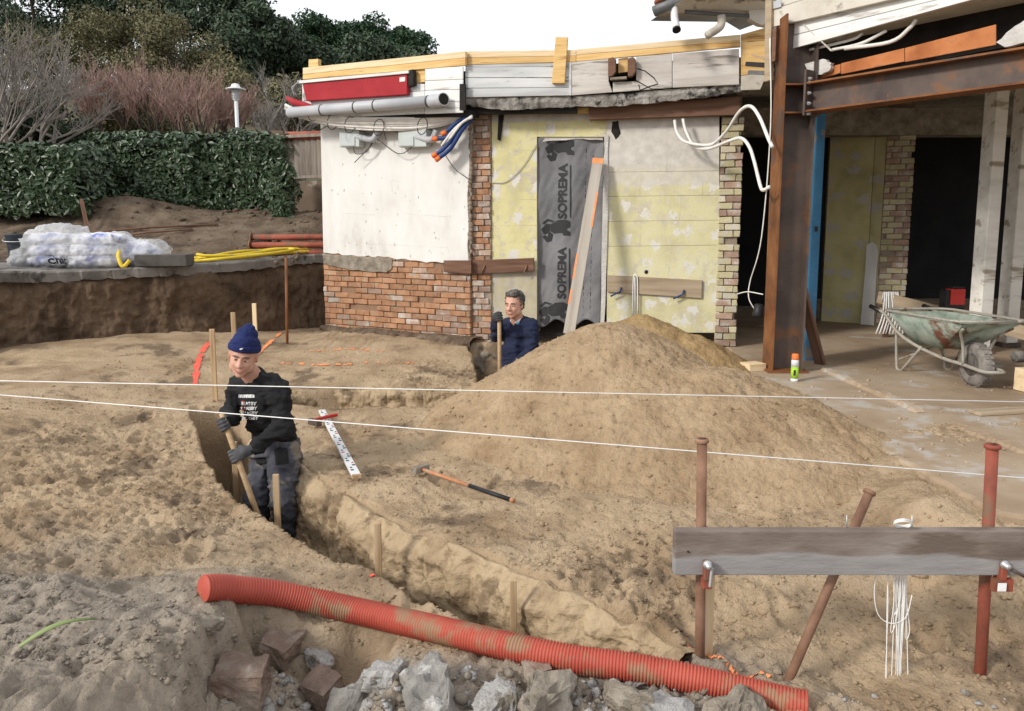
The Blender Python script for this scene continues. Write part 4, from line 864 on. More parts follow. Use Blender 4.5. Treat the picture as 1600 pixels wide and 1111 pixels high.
# I-beam from the column towards the camera
t = thing('steel_beam', 'rusty steel I-beam bolted to the column over the opening', 'beam', PR.pt(1420, 120, 0))
bs = Vector((colb.x, colb.y, 0))+PR.u*.17; be = bs+PR.u*3.6; zb, zt_ = 2.60, 2.86
def ibeam(name, z0, z1, hw, mat, o0=0):
    n_ = PR.n; a = bs+PR.u*o0; MB().prism([(p.x, p.y, z0) for p in (a-n_*hw, be-n_*hw, be+n_*hw, a+n_*hw)], (0, 0, z1-z0)).build(name, mat, t)
ibeam('lower_flange', zb, zb+.016, .11, m_rust); ibeam('upper_flange', zt_-.016, zt_, .11, m_rust); ibeam('web', zb+.016, zt_-.016, .005, m_rustd)
n_ = PR.n; MB().prism([(p.x, p.y, zb-.03) for p in (bs-n_*.12, bs+PR.u*.02-n_*.12, bs+PR.u*.02+n_*.12, bs+n_*.12)], (0, 0, .40)).build('end_plate', m_rustd, t)
for z in (zb+.0-.012, zb+.075, zb+.165, zb+.255, zt_+.03):
    MB().lathe([(.018, 0), (.018, .014), (.012, .016), (.012, .03)], bs+PR.u*.02+n_*.075+Vector((0, 0, z)), PR.u, 6).build('bolt', m_galv, t)
# hall building
hall = thing('hall_building', 'gutted hall with open front, white siding and tiled eaves at the right', 'building', (5, 9, FZ))
def hp_(name, pix, off, th, mat, bev=.003): return panel(name, PR, pix, off, th, mat, hall, bev)
hp_('rusted_panel', [(1262, 113), (1313, 100), (1313, 114), (1268, 127)], -.10, .015, m_rustp); 
hp_('rusted_panel', [(1314, 99), (1413, 75), (1413, 96), (1314, 116)], -.10, .015, m_rustp); hp_('rusted_panel', [(1414, 75), (1556, 38), (1556, 70), (1414, 97)], -.10, .015, m_rustp)
hp_('plaster_remnant', ragged(PR, [(1257, 100), (1285, 92), (1299, 98), (1296, 110), (1283, 117), (1262, 112)], 3, 1.5, 3), -.08, .05, m_plast); hp_('plaster_remnant', ragged(PR, [(1556, 66), (1580, 45), (1602, 30), (1602, 66), (1570, 74)], 6, 1.5, 3), -.08, .05, m_plast)
hp_('siding_board', [(1234, 38), (1420, -10), (1500, -10), (1234, 56)], .02, .03, m_siding); hp_('siding_board', [(1234, 57), (1500, -9), (1560, -12), (1234, 77)], .022, .03, m_siding)
hp_('beige_band', [(1199, 18), (1290, -12), (1440, -12), (1199, 44)], .06, .05, m_beige); hp_('upper_fascia', [(1199, -60), (1700, -60), (1700, -12.5), (1290, -12.5), (1199, 17)], .03, .05, m_beige)
hp_('post_strip', [(1196, -40), (1206, -40), (1204, 125), (1194, 128)], .10, .05, m_tanwood); hp_('post_strip', [(1207, 45), (1213, 43), (1211, 95), (1205, 97)], .11, .05, m_brownwood); hp_('vent', [(1208, 2), (1220, -1), (1220, 11), (1208, 14)], .115, .012, m_pvc)
hp_('upper_void', [(1236, 79), (1640, -18), (1640, 60), (1250, 135)], -.45, .02, m_dark, 0)  # near-black sheet, its colour stands in for the shaded void
for ps, rr_ in (([(1265, 78), (1330, 62), (1348, 52)], .013), ([(1300, 78), (1345, 68), (1385, 48)], .014), ([(1320, 76), (1390, 66), (1420, 45), (1432, 30)], .017)): tube_obj('dangling_cable', curve_pts([PR.pt(x, y, -.05) for x, y in ps], 16), rr_, m_cable, hall, 7)
beam('loose_batten', PR.pt(1256, 38, .05), PR.pt(1300, 80, .02), .03, .012, m_beige, hall)
# unseen roof added to darken the hall; eave with gutter top centre
e0 = PR.pt(1199, 0, -.1); mb = MB(); zr = 3.3
mb.prism([(2.6, 9.2, zr), (2.75, 7.15, zr), (bs+PR.u*3.6-PR.n*.2).to_tuple()[:2]+(zr,), (11, 4.2, zr), (11, 14.5, zr), (2.6, 14.5, zr)], (0, 0, .12)); mb.build('unseen_ceiling', m_beige, hall)  # pale underside chosen to bounce light into the hall
def at(px, py, D): return P(px, py, D)
ED = 8.3
mb = MB(); mb.prism([at(1040, 16, ED), at(1075, -6, ED-.25), at(1200, -18, ED-.4), at(1200, 16, ED), at(1195, 32, ED), at(1172, 18, ED)], (0, .9, .12)); mb.build('eave_soffit', m_beige, hall)
mb = MB(); mb.prism([at(1170, 16, ED-.02), at(1200, 14, ED-.02), at(1200, 40, ED-.02), at(1187, 38, ED-.02), at(1172, 30, ED-.02)], (0, .10, 0)); mb.build('eave_bracket', m_beige, hall)
tube_obj('eave_gutter', [at(1022, 18, ED-.05), at(1052, 5, ED-.05), at(1090, -14, ED-.05)], .055, m_gut, hall, 12); tube_obj('eave_board', [at(1070, 19, ED), at(1172, 25, ED)], .02, m_gut, hall, 6)
for k in range(5): MB().ell(at(1030+9*k, 2-4*k, ED+.03), (.05, .12, .035)).build('roof_tile', m_tile, hall, True)
t = thing('downpipe_stub', 'white cut-off downpipe stub under the tiled eave', 'pipe', at(1056, 40, ED)); tube_obj('stub', [at(1053, 10, ED-.05), at(1054, 28, ED-.05), at(1056, 40, ED-.12), at(1057, 45, ED-.16)], .04, m_lamp, t, 12); MB().lathe([(.042, 0), (.044, .02), (.034, .02), (.034, .004)], at(1057, 45, ED-.16), (0, -.6, -.8), 12).build('mouth', m_dark, t)
t = thing('downpipe_elbow', 'beige downpipe elbow hanging from the eave', 'pipe', at(1120, 50, ED)); tube_obj('elbow', curve_pts([at(1127, 24, ED-.05), at(1127, 38, ED-.05), at(1120, 46, ED-.06), at(1105, 55, ED-.1)], 14), .042, m_beige, t, 12)
# clutter under the annex's end
t = thing('gutter_profiles', 'dark metal profiles sticking out beside the column top', 'metal profiles', P(1185, 108, 7.9)); beam('profile', P(1168, 100, 8.1), P(1212, 103, 7.5), .05, .045, m_blkpl, t); beam('profile', P(1172, 113, 8.1), P(1212, 115, 7.5), .05, .04, m_gut, t); beam('profile', P(1176, 86, 8.1), P(1212, 98, 7.5), .03, .012, m_tanwood, t)
# inner walls
def iw(name, x0, x1, y0, y1, D, th, mat): 
    a = P(x0, y1, D); b = P(x1, y1, D); zt2 = P(x0, y0, D).z
    return MB().prism([(a.x, D, a.z), (b.x, D, a.z), (b.x, D+th, a.z), (a.x, D+th, a.z)], (0, 0, zt2-a.z)).build(name, mat, hall)
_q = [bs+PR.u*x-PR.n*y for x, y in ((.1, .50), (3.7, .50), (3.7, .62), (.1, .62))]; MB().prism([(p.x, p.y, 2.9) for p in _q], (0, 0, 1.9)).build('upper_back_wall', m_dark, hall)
mb = MB(); mb.box((8, 14.6, 1.7), (12.4, .2, 4.2)); mb.box((2.72, 12.4, 1.7), (.2, 4.4, 4.2)); mb.build('dark_back_wall', m_black, hall)  # black colour keeps these walls dark like an unlit room
a = P(1283, 500, 11.1); b = P(1350, 506, 10.75); a.z = b.z = FZ
mb = MB(); mb.prism([(a.x, a.y, FZ), (b.x, b.y, FZ), (b.x+.1, b.y+.3, FZ), (a.x+.1, a.y+.3, FZ)], (0, 0, 3)); mb.build('yellow_wall', m_yell3, hall)
c_ = P(1372, 508, 10.62); d_ = P(1410, 505, 10.5); PI = Plane((b.x, b.y), (c_.x+.02, c_.y+.0)); 
mb = MB(); mb.prism([(b.x+.005, b.y-.004, FZ), (c_.x-.04, c_.y-.0, FZ), (c_.x-.04, c_.y+.3, FZ), (b.x+.1, b.y+.3, FZ)], (0, 0, 3)); mb.build('yellow_reveal', m_yell3, hall)
PB = Plane((c_.x-.04, c_.y-.01), (d_.x, d_.y)); lu = (PB.b-PB.a).length
q, d = wall_quad(PB, 0, lu-.02, FZ, 3.2, -.02, .3); MB().prism(q, d).build('pier_core', m_mortar, hall); bricks(hall, PB, .0, lu+.02, FZ+.02, 2.95, .0, [m_bricky, m_brickp, m_bricky], .078, .2, None, .05, 31, .1)
zz0 = P(1350, 378, b.y).z
mb = MB(); r3 = random.Random(5); vs = [(b.x-.03, b.y-.03, FZ+.002)]
poly = [(-.02, FZ+.002), (.15, FZ+.002), (.145, 1.0), (.15, 1.2), (.13, zz0-.05), (.08, zz0), (.0, zz0-.04), (.0, 1.0)]; uu = (Vector((c_.x, c_.y, 0))-Vector((b.x, b.y, 0))).normalized(); nn = Vector((uu.y, -uu.x, 0))
mb = MB(); mb.prism([Vector((b.x, b.y, 0))+uu*x+nn*.05+Vector((0, 0, z)) for x, z in poly], nn*.03); mb.build('white_plaster_strip', m_white, hall)
# lintel zone above the inner walls
iw('inner_lintel', 1232, 1330, 188, 205, 10.9, .2, m_foot); mb = MB(); mb.box((6.0, 10.6, 2.95), (7, .3, .35)); mb.build('inner_beam', m_foot, hall)
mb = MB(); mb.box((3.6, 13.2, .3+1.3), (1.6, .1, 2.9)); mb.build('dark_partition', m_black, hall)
# painted steel post, leaning timber, white posts
t = thing('blue_post', 'narrow blue painted steel post behind the rusty column', 'post', G(1262, 560, FZ)); a = G(1262, 562, FZ); MB().box((a.x, a.y, FZ+1.35), (.085, .10, 2.7)).build('post', m_bluec, t); MB().box((a.x, a.y-.052, 1.55), (.03, .012, .05)).build('slot', m_blkpl, t)
t = thing('leaning_prop', 'dark brown timber propped against the rusty column', 'timber', G(1284, 572, FZ)); a = G(1282, 569, FZ); b2 = P(1252, 450, 7.35); beam('timber', a, b2, .10, .05, m_brownwood, t)
for k, (x0, y0, D, lab, wd) in enumerate(((1527, 500, 8.3, 'front white painted timber post behind the wheelbarrow', .16), (1570, 500, 8.75, 'rear white painted timber post behind the wheelbarrow', .16))):
    a = P(x0, 560, D); t = thing('timber_post', lab, 'post', (a.x, D, FZ), 'white posts in the hall'); mb = MB(); mb.box((0, 0, 1.45), (wd, wd, 2.9), 0); o = mb.build('post', m_whitewood, t); o.matrix_basis = Matrix.Translation((a.x, D, FZ)) @ Matrix.Rotation(R(-.2), 4, 'Y') @ Matrix.Rotation(.25, 4, 'Z'); bevel(o, .01); W[o.name] = o.matrix_basis.copy()
    MB().box((a.x, D, FZ+.03), (wd+.05, wd+.05, .05)).build('foot_plate', m_iron, t)
t = thing('plank_rail', 'long bare plank propped on edge behind the wheelbarrow', 'plank', P(1480, 480, 8.9)); a = P(1372, 464, 9.6); b2 = P(1640, 530, 7.95); beam('plank', a, b2, .03, .15, m_tanwood, t)
for p in (a.lerp(b2, .08), a.lerp(b2, .5), a.lerp(b2, .92)): MB().box((p.x, p.y+.05, (FZ+p.z+.06)/2), (.06, .06, p.z+.06-FZ)).build('support', m_brownwood, t)
pc = a.lerp(b2, .07)
t = thing('cord_hank', 'hank of pale cord hung over the propped plank', 'cord', pc)
for k in range(9): x = pc.x+.02*k-.06; y = pc.y-.03-.008*(k % 3); tube_obj('strand', curve_pts([(x, y+.06, pc.z-.02), (x, y+.03, pc.z+.085), (x-.01, y-.02, pc.z+.05), (x-.03+.012*k, y-.03, pc.z-.2), (x-.10+.02*k, y-.04, pc.z-.42)], 12), .009, m_string, t, 5)
pr = a.lerp(b2, .47); t = thing('site_radio', 'small red and black power tool case standing on the propped plank', 'tool', (pr.x, pr.y, pr.z+.075))
def rb(name, c, s, mat): o = MB().box((pr.x+c[0], pr.y+c[1], pr.z+.076+c[2]), s).build(name, mat, t); bevel(o, .015, 3)
rb('body', (.03, 0, .13), (.17, .14, .20), m_radio); rb('guard', (-.09, 0, .12), (.045, .15, .20), m_blkpl); rb('foot', (-.0, 0, .025), (.22, .16, .05), m_blkpl); rb('lid', (.03, 0, .245), (.15, .13, .03), m_blkpl)
# white cables looping to the column
t = thing('looped_cables', 'two thick white cables looping from the wall to the steel column', 'cables', PF.pt(1120, 225, .4))
for ps in ([(1054, 188, 8.75), (1058, 207, 8.7), (1072, 222, 8.6), (1110, 226, 8.4), (1135, 205, 8.1), (1155, 175, 7.8), (1172, 166, 7.6), (1186, 182, 7.4), (1200, 215, 7.2), (1207, 230, 7.1)], [(1067, 186, 8.75), (1072, 205, 8.7), (1085, 228, 8.6), (1108, 232, 8.4), (1140, 220, 8.0), (1158, 216, 7.8), (1170, 228, 7.6), (1178, 250, 7.5), (1188, 290, 7.35), (1193, 297, 7.2), (1202, 292, 7.1)]): tube_obj('cable', curve_pts([P(*q) for q in ps], 60), .017, m_cable, t, 8)
t = thing('hanging_lamp_cable', 'thin pale cable with a black socket hanging beside the column', 'cable', P(1183, 487, 7.5)); tube_obj('cable', curve_pts([P(1203, 60, 7.1), P(1204, 200, 7.12), P(1190, 370, 7.3), P(1172, 440, 7.5), P(1170, 465, 7.5), P(1178, 482, 7.5)], 40), .006, m_cable, t, 6); MB().lathe([(.05, 0), (.055, .02), (.045, .12), (.02, .13)], P(1184, 495, 7.5), (.1, 0, 1), 14).build('socket', m_blkpl, t, True)
tube_obj('cable_end', curve_pts([P(1150, 460, 7.7), P(1168, 456, 7.5), P(1192, 460, 7.3)], 10), .006, m_cable, t, 6)
# ================================================================== THINGS ON THE HALL FLOOR
def local(origin, fwd):
    f = Vector(fwd).normalized(); l = Vector((-f.y, f.x, 0)); o = Vector(origin)
    return lambda x, y, z: o+f*x+l*y+Vector((0, 0, z))
wb = G(1522, 603, FZ); Lb = local(wb, (.06, -1, 0)); t = thing('wheelbarrow', 'battered green wheelbarrow with dusty pneumatic wheel on the hall floor', 'wheelbarrow', wb)
axd = (Lb(0, 1, 0)-Lb(0, 0, 0)); wc = Lb(0, 0, .19)
wh = MB().lathe([(.10, -.045), (.15, -.05), (.182, -.034), (.19, 0), (.182, .034), (.15, .05), (.10, .045), (.10, -.045)], wc, axd, 36).build('wheel', m_tyre, t, True)
MB().lathe([(.104, -.03), (.104, .03), (.09, .03), (.085, .012), (.03, .010), (.03, .05), (.012, .05)], wc, axd, 28).build('rim', m_barrow, wh, True); MB().lathe([(.104, -.03), (.09, -.03), (.085, -.012), (.03, -.03)], wc, axd, 28).build('rim', m_barrow, wh, True)
mb = MB()
for k in range(26):                                         # tread blocks
    a = 2*math.pi*k/26; d_ = (Lb(1, 0, 0)-Lb(0, 0, 0))*math.cos(a)+Vector((0, 0, 1))*math.sin(a); tn = (Lb(1, 0, 0)-Lb(0, 0, 0))*-math.sin(a)+Vector((0, 0, 1))*math.cos(a)
    for s in (-1, 1): c = wc+d_*.187+axd*s*.019; q = [c+tn*x*.014+axd*y*.015 for x, y in ((-1, -1), (1, -1), (1, 1), (-1, 1))]; mb.prism(q, d_*.007)
mb.build('tread', m_tyre, wh)
def loop(z, x0, x1, w0, w1, rnd):
    r = []
    for (cx_, cy_, a0) in ((x1-rnd, w1/2-rnd, 0), (x0+rnd, w0/2-rnd, 90), (x0+rnd, -w0/2+rnd, 180), (x1-rnd, -w1/2+rnd, 270)):
        for k in range(5): a = R(a0+90*k/4); r.append((cx_+rnd*math.cos(a), cy_+rnd*math.sin(a), z))
    return r
lo = loop(.29, -.72, -.22, .34, .28, .09); mi = loop(.38, -.82, -.08, .46, .42, .10); hi = loop(.55, -.95, .20, .66, .60, .13); ho = loop(.57, -.97, .22, .69, .63, .14)
hi = [(x, y, z+.04*max(0, x+.3)) for x, y, z in hi]; ho = [(x, y, z+.04*max(0, x+.3)) for x, y, z in ho]
hin = [(x*.985, y*.97, z) for x, y, z in hi]; lon = [(x, y*.95, z+.01) for x, y, z in lo]; n = 20; r5 = random.Random(2)
vs = [Lb(*p) for p in lo+mi+hi+hin+lon]; fs = []
for a, b in ((0, 1), (1, 2), (2, 3), (3, 4)):
    for i in range(n): fs.append((a*n+i, a*n+(i+1) % n, b*n+(i+1) % n, b*n+i))
fs += [tuple(reversed(range(n))), tuple(range(4*n, 5*n))]
vs = [v+Vector((r5.gauss(0, .004), r5.gauss(0, .004), r5.gauss(0, .004))) for v in vs]
MB().add(vs, fs).build('tray', m_dust, t, True); MB().tube([Lb(*p) for p in ho]+[Lb(*ho[0])], .013, 7).build('tray_rim', m_barrow, t, True)
side = lambda s: [(-1.22, .28*s, .56), (-1.02, .275*s, .52), (-.80, .25*s, .36), (-.55, .20*s, .265), (-.25, .13*s, .20), (-.05, .095*s, .185), (.20, .09*s, .17), (.265, .05*s, .17)]
path = side(1)+[tuple((x, y, z)) for x, y, z in reversed(side(-1))]
MB().tube(curve_pts([Lb(*p) for p in path], 90), .016, 8).build('frame_tube', m_barrow, t, True)
for s in (1, -1):
    tube_obj('grip', [Lb(-1.27, .28*s, .565), Lb(-1.10, .28*s, .54)], .022, m_blkpl, t, 10)
    tube_obj('leg', curve_pts([Lb(-.86, .23*s, .33), Lb(-.80, .24*s, .03), Lb(-.76, .24*s, .004), Lb(-.70, .24*s, .02), Lb(-.48, .2*s, .27)], 20), .013, m_barrow, t, 7); tube_obj('brace', [Lb(-.78, .235*s, .1), Lb(-.55, 0, .27)], .009, m_barrow, t, 6)
    tube_obj('front_strut', curve_pts([Lb(-.02, .10*s, .185), Lb(.0, .13*s, .36), Lb(.05, .19*s, .47), Lb(.12, .22*s, .52)], 12), .013, m_barrow, t, 7)
tube_obj('axle', [Lb(0, .1, .185), Lb(0, -.1, .185)], .012, m_iron, t, 8)
c = G(1241, 596, FZ); t = thing('spray_can', 'green and white marking spray can with orange cap on the floor edge', 'spray can', c)
MB().lathe([(.030, 0), (.033, .008), (.033, .03)], c, n=20).build('can_base', m_lamp, t, True); MB().lathe([(.0332, .03), (.0332, .135)], c, n=20).build('label', m_green, t, True); MB().lathe([(.033, .135), (.033, .19), (.026, .205)], c, n=20).build('can_top', m_lamp, t, True); MB().lathe([(.031, .2), (.032, .21), (.030, .245), (.024, .252)], c, n=20).build('cap', m_orange, t, True)
me = subdiv(text_mesh('T', .05, 0, .002), 0)
MB().box((c.x-.012, c.y-.0325, c.z+.085), (.02, .003, .05)).build('print', m_print, t)
c = G(1176, 578, FZ); t = thing('pine_offcut', 'small pine offcut at the foot of the rusty column', 'wood block', c); o = MB().box((0, 0, .035), (.19, .16, .07)).build('block', m_palewood, t); o.matrix_basis = Matrix.Translation(c) @ Matrix.Rotation(.35, 4, 'Z'); W[o.name] = o.matrix_basis.copy(); bevel(o)
t = thing('cut_conduits', 'cut red and blue cable ends sticking out beside the pine offcut', 'cables', G(1145, 568, FZ))
for k, m_ in enumerate((m_orange, m_blue, m_redaw, m_blue, m_cable)): tube_obj('cable', curve_pts([P(1162, 566+k*1.5, 7.75), P(1145, 565+k*2, 7.7), P(1128-k, 566+k*2.4, 7.65)], 8), .012, m_, t, 6)
a = G(1594, 612, FZ); t = thing('pine_beam_end', 'thick pale pine beam end at the right edge of the floor', 'timber', a); beam('timber', (a.x, a.y, FZ+.10), (a.x+1.3, a.y+.25, FZ+.10), .15, .19, m_palewood, t)
a = G(1522, 648, FZ); t = thing('thin_board', 'thin bare board lying flat near the floor edge', 'board', a); beam('board', (a.x, a.y, FZ+.015), (a.x+1.1, a.y+.22, FZ+.015), .12, .025, m_tanwood, t)
for k, (px, py, s, lab) in enumerate(((1592, 566, .13, 'grey stone lying behind the pine beam end'),)):
    a = G(px, py, FZ); o = mesh_obj('stone', rock_mesh('stone', (s*1.3, s, s), 40+k), m_conc, None, Matrix.Translation(a+Vector((0, 0, s*.42))), True); tag(o, lab, 'stone')
# debris crumbs on the floor
pts = []
for k in range(420):
    px = random.Random(k).uniform(1190, 1600); py = random.Random(k+999).uniform(560, 760); p = G(px, py, FZ)
    if poly_sd(np.array([p.x]), np.array([p.y]), [(q.x, q.y) for q in fp+out])[0] < -.02: pts.append((p.x, p.y, FZ, .004+.012*random.Random(k+5).random()**4))
tag(lumps('floor_crumbs', pts, m_floor, None, 9), 'crumbs of plaster and sand scattered on the hall floor', 'crumbs', None, 'stuff')

# ================================================================== FOREGROUND: profile board on props
BD = 2.66
tB = thing('profile_board', 'weathered grey setting-out board clamped across two steel props', 'board', P(1300, 862, BD))
a = P(1052, 861, BD); b = P(1660, 861, BD-.02); bo = beam('board', a, b, .042, .168, m_greywood, tB, (0, 0, 1), .005)
for x, y in ((1323, 820), (1425, 820)): tube_obj('nail', [P(x, y-15, BD), P(x, y+8, BD)], .0022, m_galv, tB, 6)
for x, y in ((1075, 862), (1412, 862), (1346, 863), (1532, 863), (1308, 885)): MB().lathe([(.004, 0), (.004, .003)], P(x, y, BD-.0255), (0, -1, 0), 8).build('screw_hole', m_dark, tB)
def prop(name, lab, top, bot, r, mat, D):
    t_ = thing(name, lab, 'prop', P(*bot)); a, b = P(*bot), P(*top); d_ = (b-a).normalized(); a = a-d_*.12
    tube_obj('tube', [a, b], r, mat, t_, 16); MB().lathe([(r, 0), (r*1.35, .004), (r*1.35, .014), (r*1.05, .018)], b-d_*.018, d_, 16).build('head', mat, t_, True); return t_
D2 = BD+.055
prop('steel_prop', 'rusty brown steel prop at the left end of the profile board', (1097, 685, D2), (1093, 1075, D2), .0185, m_rustprop, D2)
prop('steel_prop', 'red steel prop near the right edge carrying the profile board', (1551, 694, D2), (1529, 1100, D2), .021, m_redprop, D2)
t_ = prop('bracing_bar', 'slanting rusty bar leaning behind the profile board', (1360, 766, D2+.10), (1216, 1100, D2-.12), .0175, m_rustprop, D2)
o = beam('block', P(1180, 1100, 2.54), P(1275, 1092, 2.50), .09, .045, m_tanwood); tag(o, 'short board lying under the foot of the slanting bar', 'wood block')
t = thing('stake_board', 'pale timber stake standing just behind the left prop', 'stake', P(1106, 1040, BD+.12)); beam('stake', P(1104, 1062, BD+.10), P(1110, 880, BD+.10), .035, .02, m_palewood, t, (0, 1, 0), .002)
for px, lab, m_ in ((1105, 'red clamp holding the board to the left prop', m_redprop), (1567, 'red clamp with white tag holding the board to the right prop', m_redprop)):
    c = P(px, 895, BD-.04); t = thing('clamp', lab, 'clamp', c)
    o = MB().box((c.x-.003, c.y, c.z+.01), (.022, .03, .07)).build('jaw', m_, t); bevel(o, .004); o = MB().box((c.x+.004, c.y+.02, c.z-.045), (.034, .035, .04)).build('body', m_, t); bevel(o, .004)
    MB().lathe([(.016, -.012), (.016, .0), (.010, .002), (.010, .02)], c+Vector((-.002, -.015, .035)), (0, -1, 0), 12).build('nut', m_galv, t, True)
    if px > 1300:
        tube_obj('bolt_handle', [c+Vector((.0, -.02, .03)), c+Vector((.06, -.04, .0))], .006, m_iron, t, 8); o = MB().box((c.x-.012, c.y-.02, c.z-.045), (.03, .003, .03)).build('paper_tag', m_tee, t)
        MB().box((c.x+.0, c.y+.0, c.z-.045), (.07, .02, .045)).build('plate', m_, t)
    else: beam('lever', c+Vector((.012, -.02, .03)), c+Vector((.004, -.03, -.04)), .010, .016, m_galv, t)
t = thing('string_hank', 'hank of white mason string hung from the profile board', 'string', P(1400, 900, BD-.03)); r5 = random.Random(6)
for k in range(11):
    x = 1388+r5.uniform(-5, 26)+(k % 2)*6; yb = r5.uniform(960, 1098); ps = [(x, 862), (x-1, 885), (x+r5.uniform(-8, 4), 940), (x+r5.uniform(-9, 5), yb), (x+r5.uniform(-2, 9), yb-12), (x+r5.uniform(-2, 10), 930), (x+4, 885), (x+3, 862)]
    tube_obj('strand', curve_pts([P(px, py, BD+.03+.003*(k % 4)) for px, py in ps], 28), .0016, m_string, t, 5)
tube_obj('strand', curve_pts([P(x, y, BD+.03) for x, y in ((1371, 890), (1366, 925), (1372, 960), (1392, 974), (1415, 965), (1425, 930))], 24), .0018, m_string, t, 5)
for k in range(5): MB().tube(curve_pts([P(1405+14*math.cos(a)+6, 820+5*math.sin(a)-k, BD-.03+.035*math.sin(a)) for a in [i*.7 for i in range(10)]], 40), .002, 5).build('wrap', m_string, t, True)
# strings across the plot, tied to stakes outside the picture
for lab, z, pl_, pr_ in (('far taut white string crossing the whole plot', .62, (0, 595), (1600, 628)), ('near taut white string crossing the plot at a slant', .50, (0, 617), (1600, 747))):
    a = G(*pl_, z); b = G(*pr_, z); d_ = (b-a); a2 = a-d_*.08; b2 = b+d_*.10; o = tube_obj('mason_string', [a2, b2], .003, m_string, None, 6); tag(o, lab, 'string', 'strings stretched over the plot')
    for q, s in ((a2, 'left'), (b2, 'right')):
        zz = min(gh(q.x, q.y), .2)-.1; st = beam('string_stake', (q.x, q.y+.026, zz), (q.x, q.y+.026, z+.1), .04, .04, m_stake, None, (0, 1, 0)); tag(st, f'wooden stake holding the {"far" if z > .55 else "near"} string beyond the {s} edge', 'stake', 'stakes holding the strings')
# red corrugated conduit
hz = []
for px, py in ((318, 933), (365, 925), (430, 920), (490, 922), (560, 937), (640, 963), (720, 991), (800, 1015), (880, 1031), (960, 1044), (1050, 1058), (1150, 1072), (1262, 1088)):
    hz.append((px, py, GG(px, py, .055).z))
zb_ = np.interp([q[0] for q in hz], [900, 1262], [0, -.045]); zf = zb_+np.polyval(np.polyfit([q[0] for q in hz], [q[2] for q in hz], 2), [q[0] for q in hz]); hz = [G(q[0], q[1], float(z)) for q, z in zip(hz, zf)]
zs = []
c = curve_pts(hz, 900); 
sup = ground_h(np.array([p.x for p in c]), np.array([p.y for p in c])); k_ = np.exp(-np.linspace(-2, 2, 401)**2); k_ /= k_.sum()
sm = np.convolve(np.pad(np.maximum(sup, -.04), 200, 'edge'), k_, 'valid')
dist = np.cumsum([0]+[(c[i+1]-c[i]).length for i in range(len(c)-1)]); NN = int(dist[-1]/.0030); ss = np.linspace(0, dist[-1], NN)
cx_ = np.interp(ss, dist, [p.x for p in c]); cy_ = np.interp(ss, dist, [p.y for p in c]); cz_ = np.interp(ss, dist, sm)+.052-.05*sstep(.35, 1.0, cx_)
rad = [.050+.0036*math.sin(2*math.pi*s/.0120) for s in ss]
o = tube_obj('corrugated_conduit', [Vector(q) for q in zip(cx_, cy_, cz_)], rad, m_tpc, None, 22); tag(o, 'long red corrugated conduit lying across the near side of the trench', 'conduit')
CP = list(zip(cx_, cy_, cz_))
# rubble
RB = [('brick_lump', 378, 1045, .20, .15, .13, m_brickr, 'dark broken brick block below the end of the red conduit', 'brick'), ('brick_lump', 440, 992, .19, .14, .10, m_brickr, 'flat brick embedded just below the red conduit', 'brick'), ('brick_lump', 505, 1072, .15, .13, .17, m_brickr, 'reddish broken brick standing tilted beside grey concrete', 'brick'),
      ('concrete_lump', 560, 1085, .24, .16, .18, m_conc, 'slanting grey concrete lump in the front row of rubble', 'concrete lump'), ('concrete_lump', 672, 1078, .31, .2, .2, m_conc, 'largest squared grey concrete lump at the bottom edge', 'concrete lump'), ('concrete_lump', 770, 1075, .2, .17, .14, m_lime, 'white crusted lump right of the largest concrete lump', 'concrete lump'),
      ('concrete_lump', 860, 1092, .34, .2, .15, m_foot, 'brownish mortar lump at the bottom middle', 'concrete lump'), ('concrete_lump', 985, 1075, .24, .18, .13, m_foot, 'crumbling mortar lump left of the rusty prop foot', 'concrete lump'), ('concrete_lump', 1040, 1100, .2, .16, .12, m_lime, 'pale lime lump at the foot of the rusty prop', 'concrete lump'),
      ('concrete_lump', 500, 1020, .22, .12, .08, m_lime, 'white lime crust behind the broken bricks', 'concrete lump'), ('concrete_lump', 1150, 1100, .24, .16, .10, m_foot, 'mortar lump between the rusty prop and the slanting bar', 'concrete lump'), ('brick_lump', 840, 1035, .14, .1, .07, m_brickr, 'small reddish brick stub touching the red conduit', 'brick'),
      ('concrete_lump', 600, 1040, .17, .13, .09, m_lime, 'white lime lump above the slanting grey concrete', 'concrete lump'), ('concrete_lump', 1000, 1050, .16, .12, .09, m_conc, 'small grey lump resting against the red conduit', 'concrete lump'), ('concrete_lump', 325, 958, .10, .09, .07, m_foot, 'small lump at the open end of the red conduit', 'concrete lump')]
for k, (nm, px, py, a, b, c_, m_, lab, cat) in enumerate(RB):
    p = GG(px, py+16, c_*.3); zz = gh(p.x, p.y); o = mesh_obj(nm, brick_chunk(nm, (a, b, c_), 70+k) if nm == 'brick_lump' else rock_mesh(nm, (a*.9, b, c_*.9), 70+k, rough=.02), m_, None, Matrix.Translation((p.x, p.y, zz+c_*.22)) @ Matrix.Rotation(k*1.3, 4, 'Z') @ Matrix.Rotation(.2*math.sin(k*2.1), 4, 'X'), False); tag(o, lab, cat, 'rubble along the front edge')
pts = []; r5 = np.random.RandomState(4)
for k in range(2600):
    px = r5.uniform(300, 1600); py = r5.uniform(985, 1111); p = G(px, py, .02)
    if px > 1120 and r5.rand() < .93: continue
    if px < 350 or py < (1000 if px < 520 else 1040): continue
    pts.append((p.x, p.y, gh(p.x, p.y), .004+.022*r5.rand()**3))
tag(lumps('rubble_crumbs', pts[::2], m_lime, None, 5), 'pale lime crumbs between the rubble lumps', 'rubble crumbs', None, 'stuff'); tag(lumps('mortar_crumbs', pts[1::2], m_foot, None, 8), 'brown mortar crumbs between the rubble lumps', 'rubble crumbs', None, 'stuff')
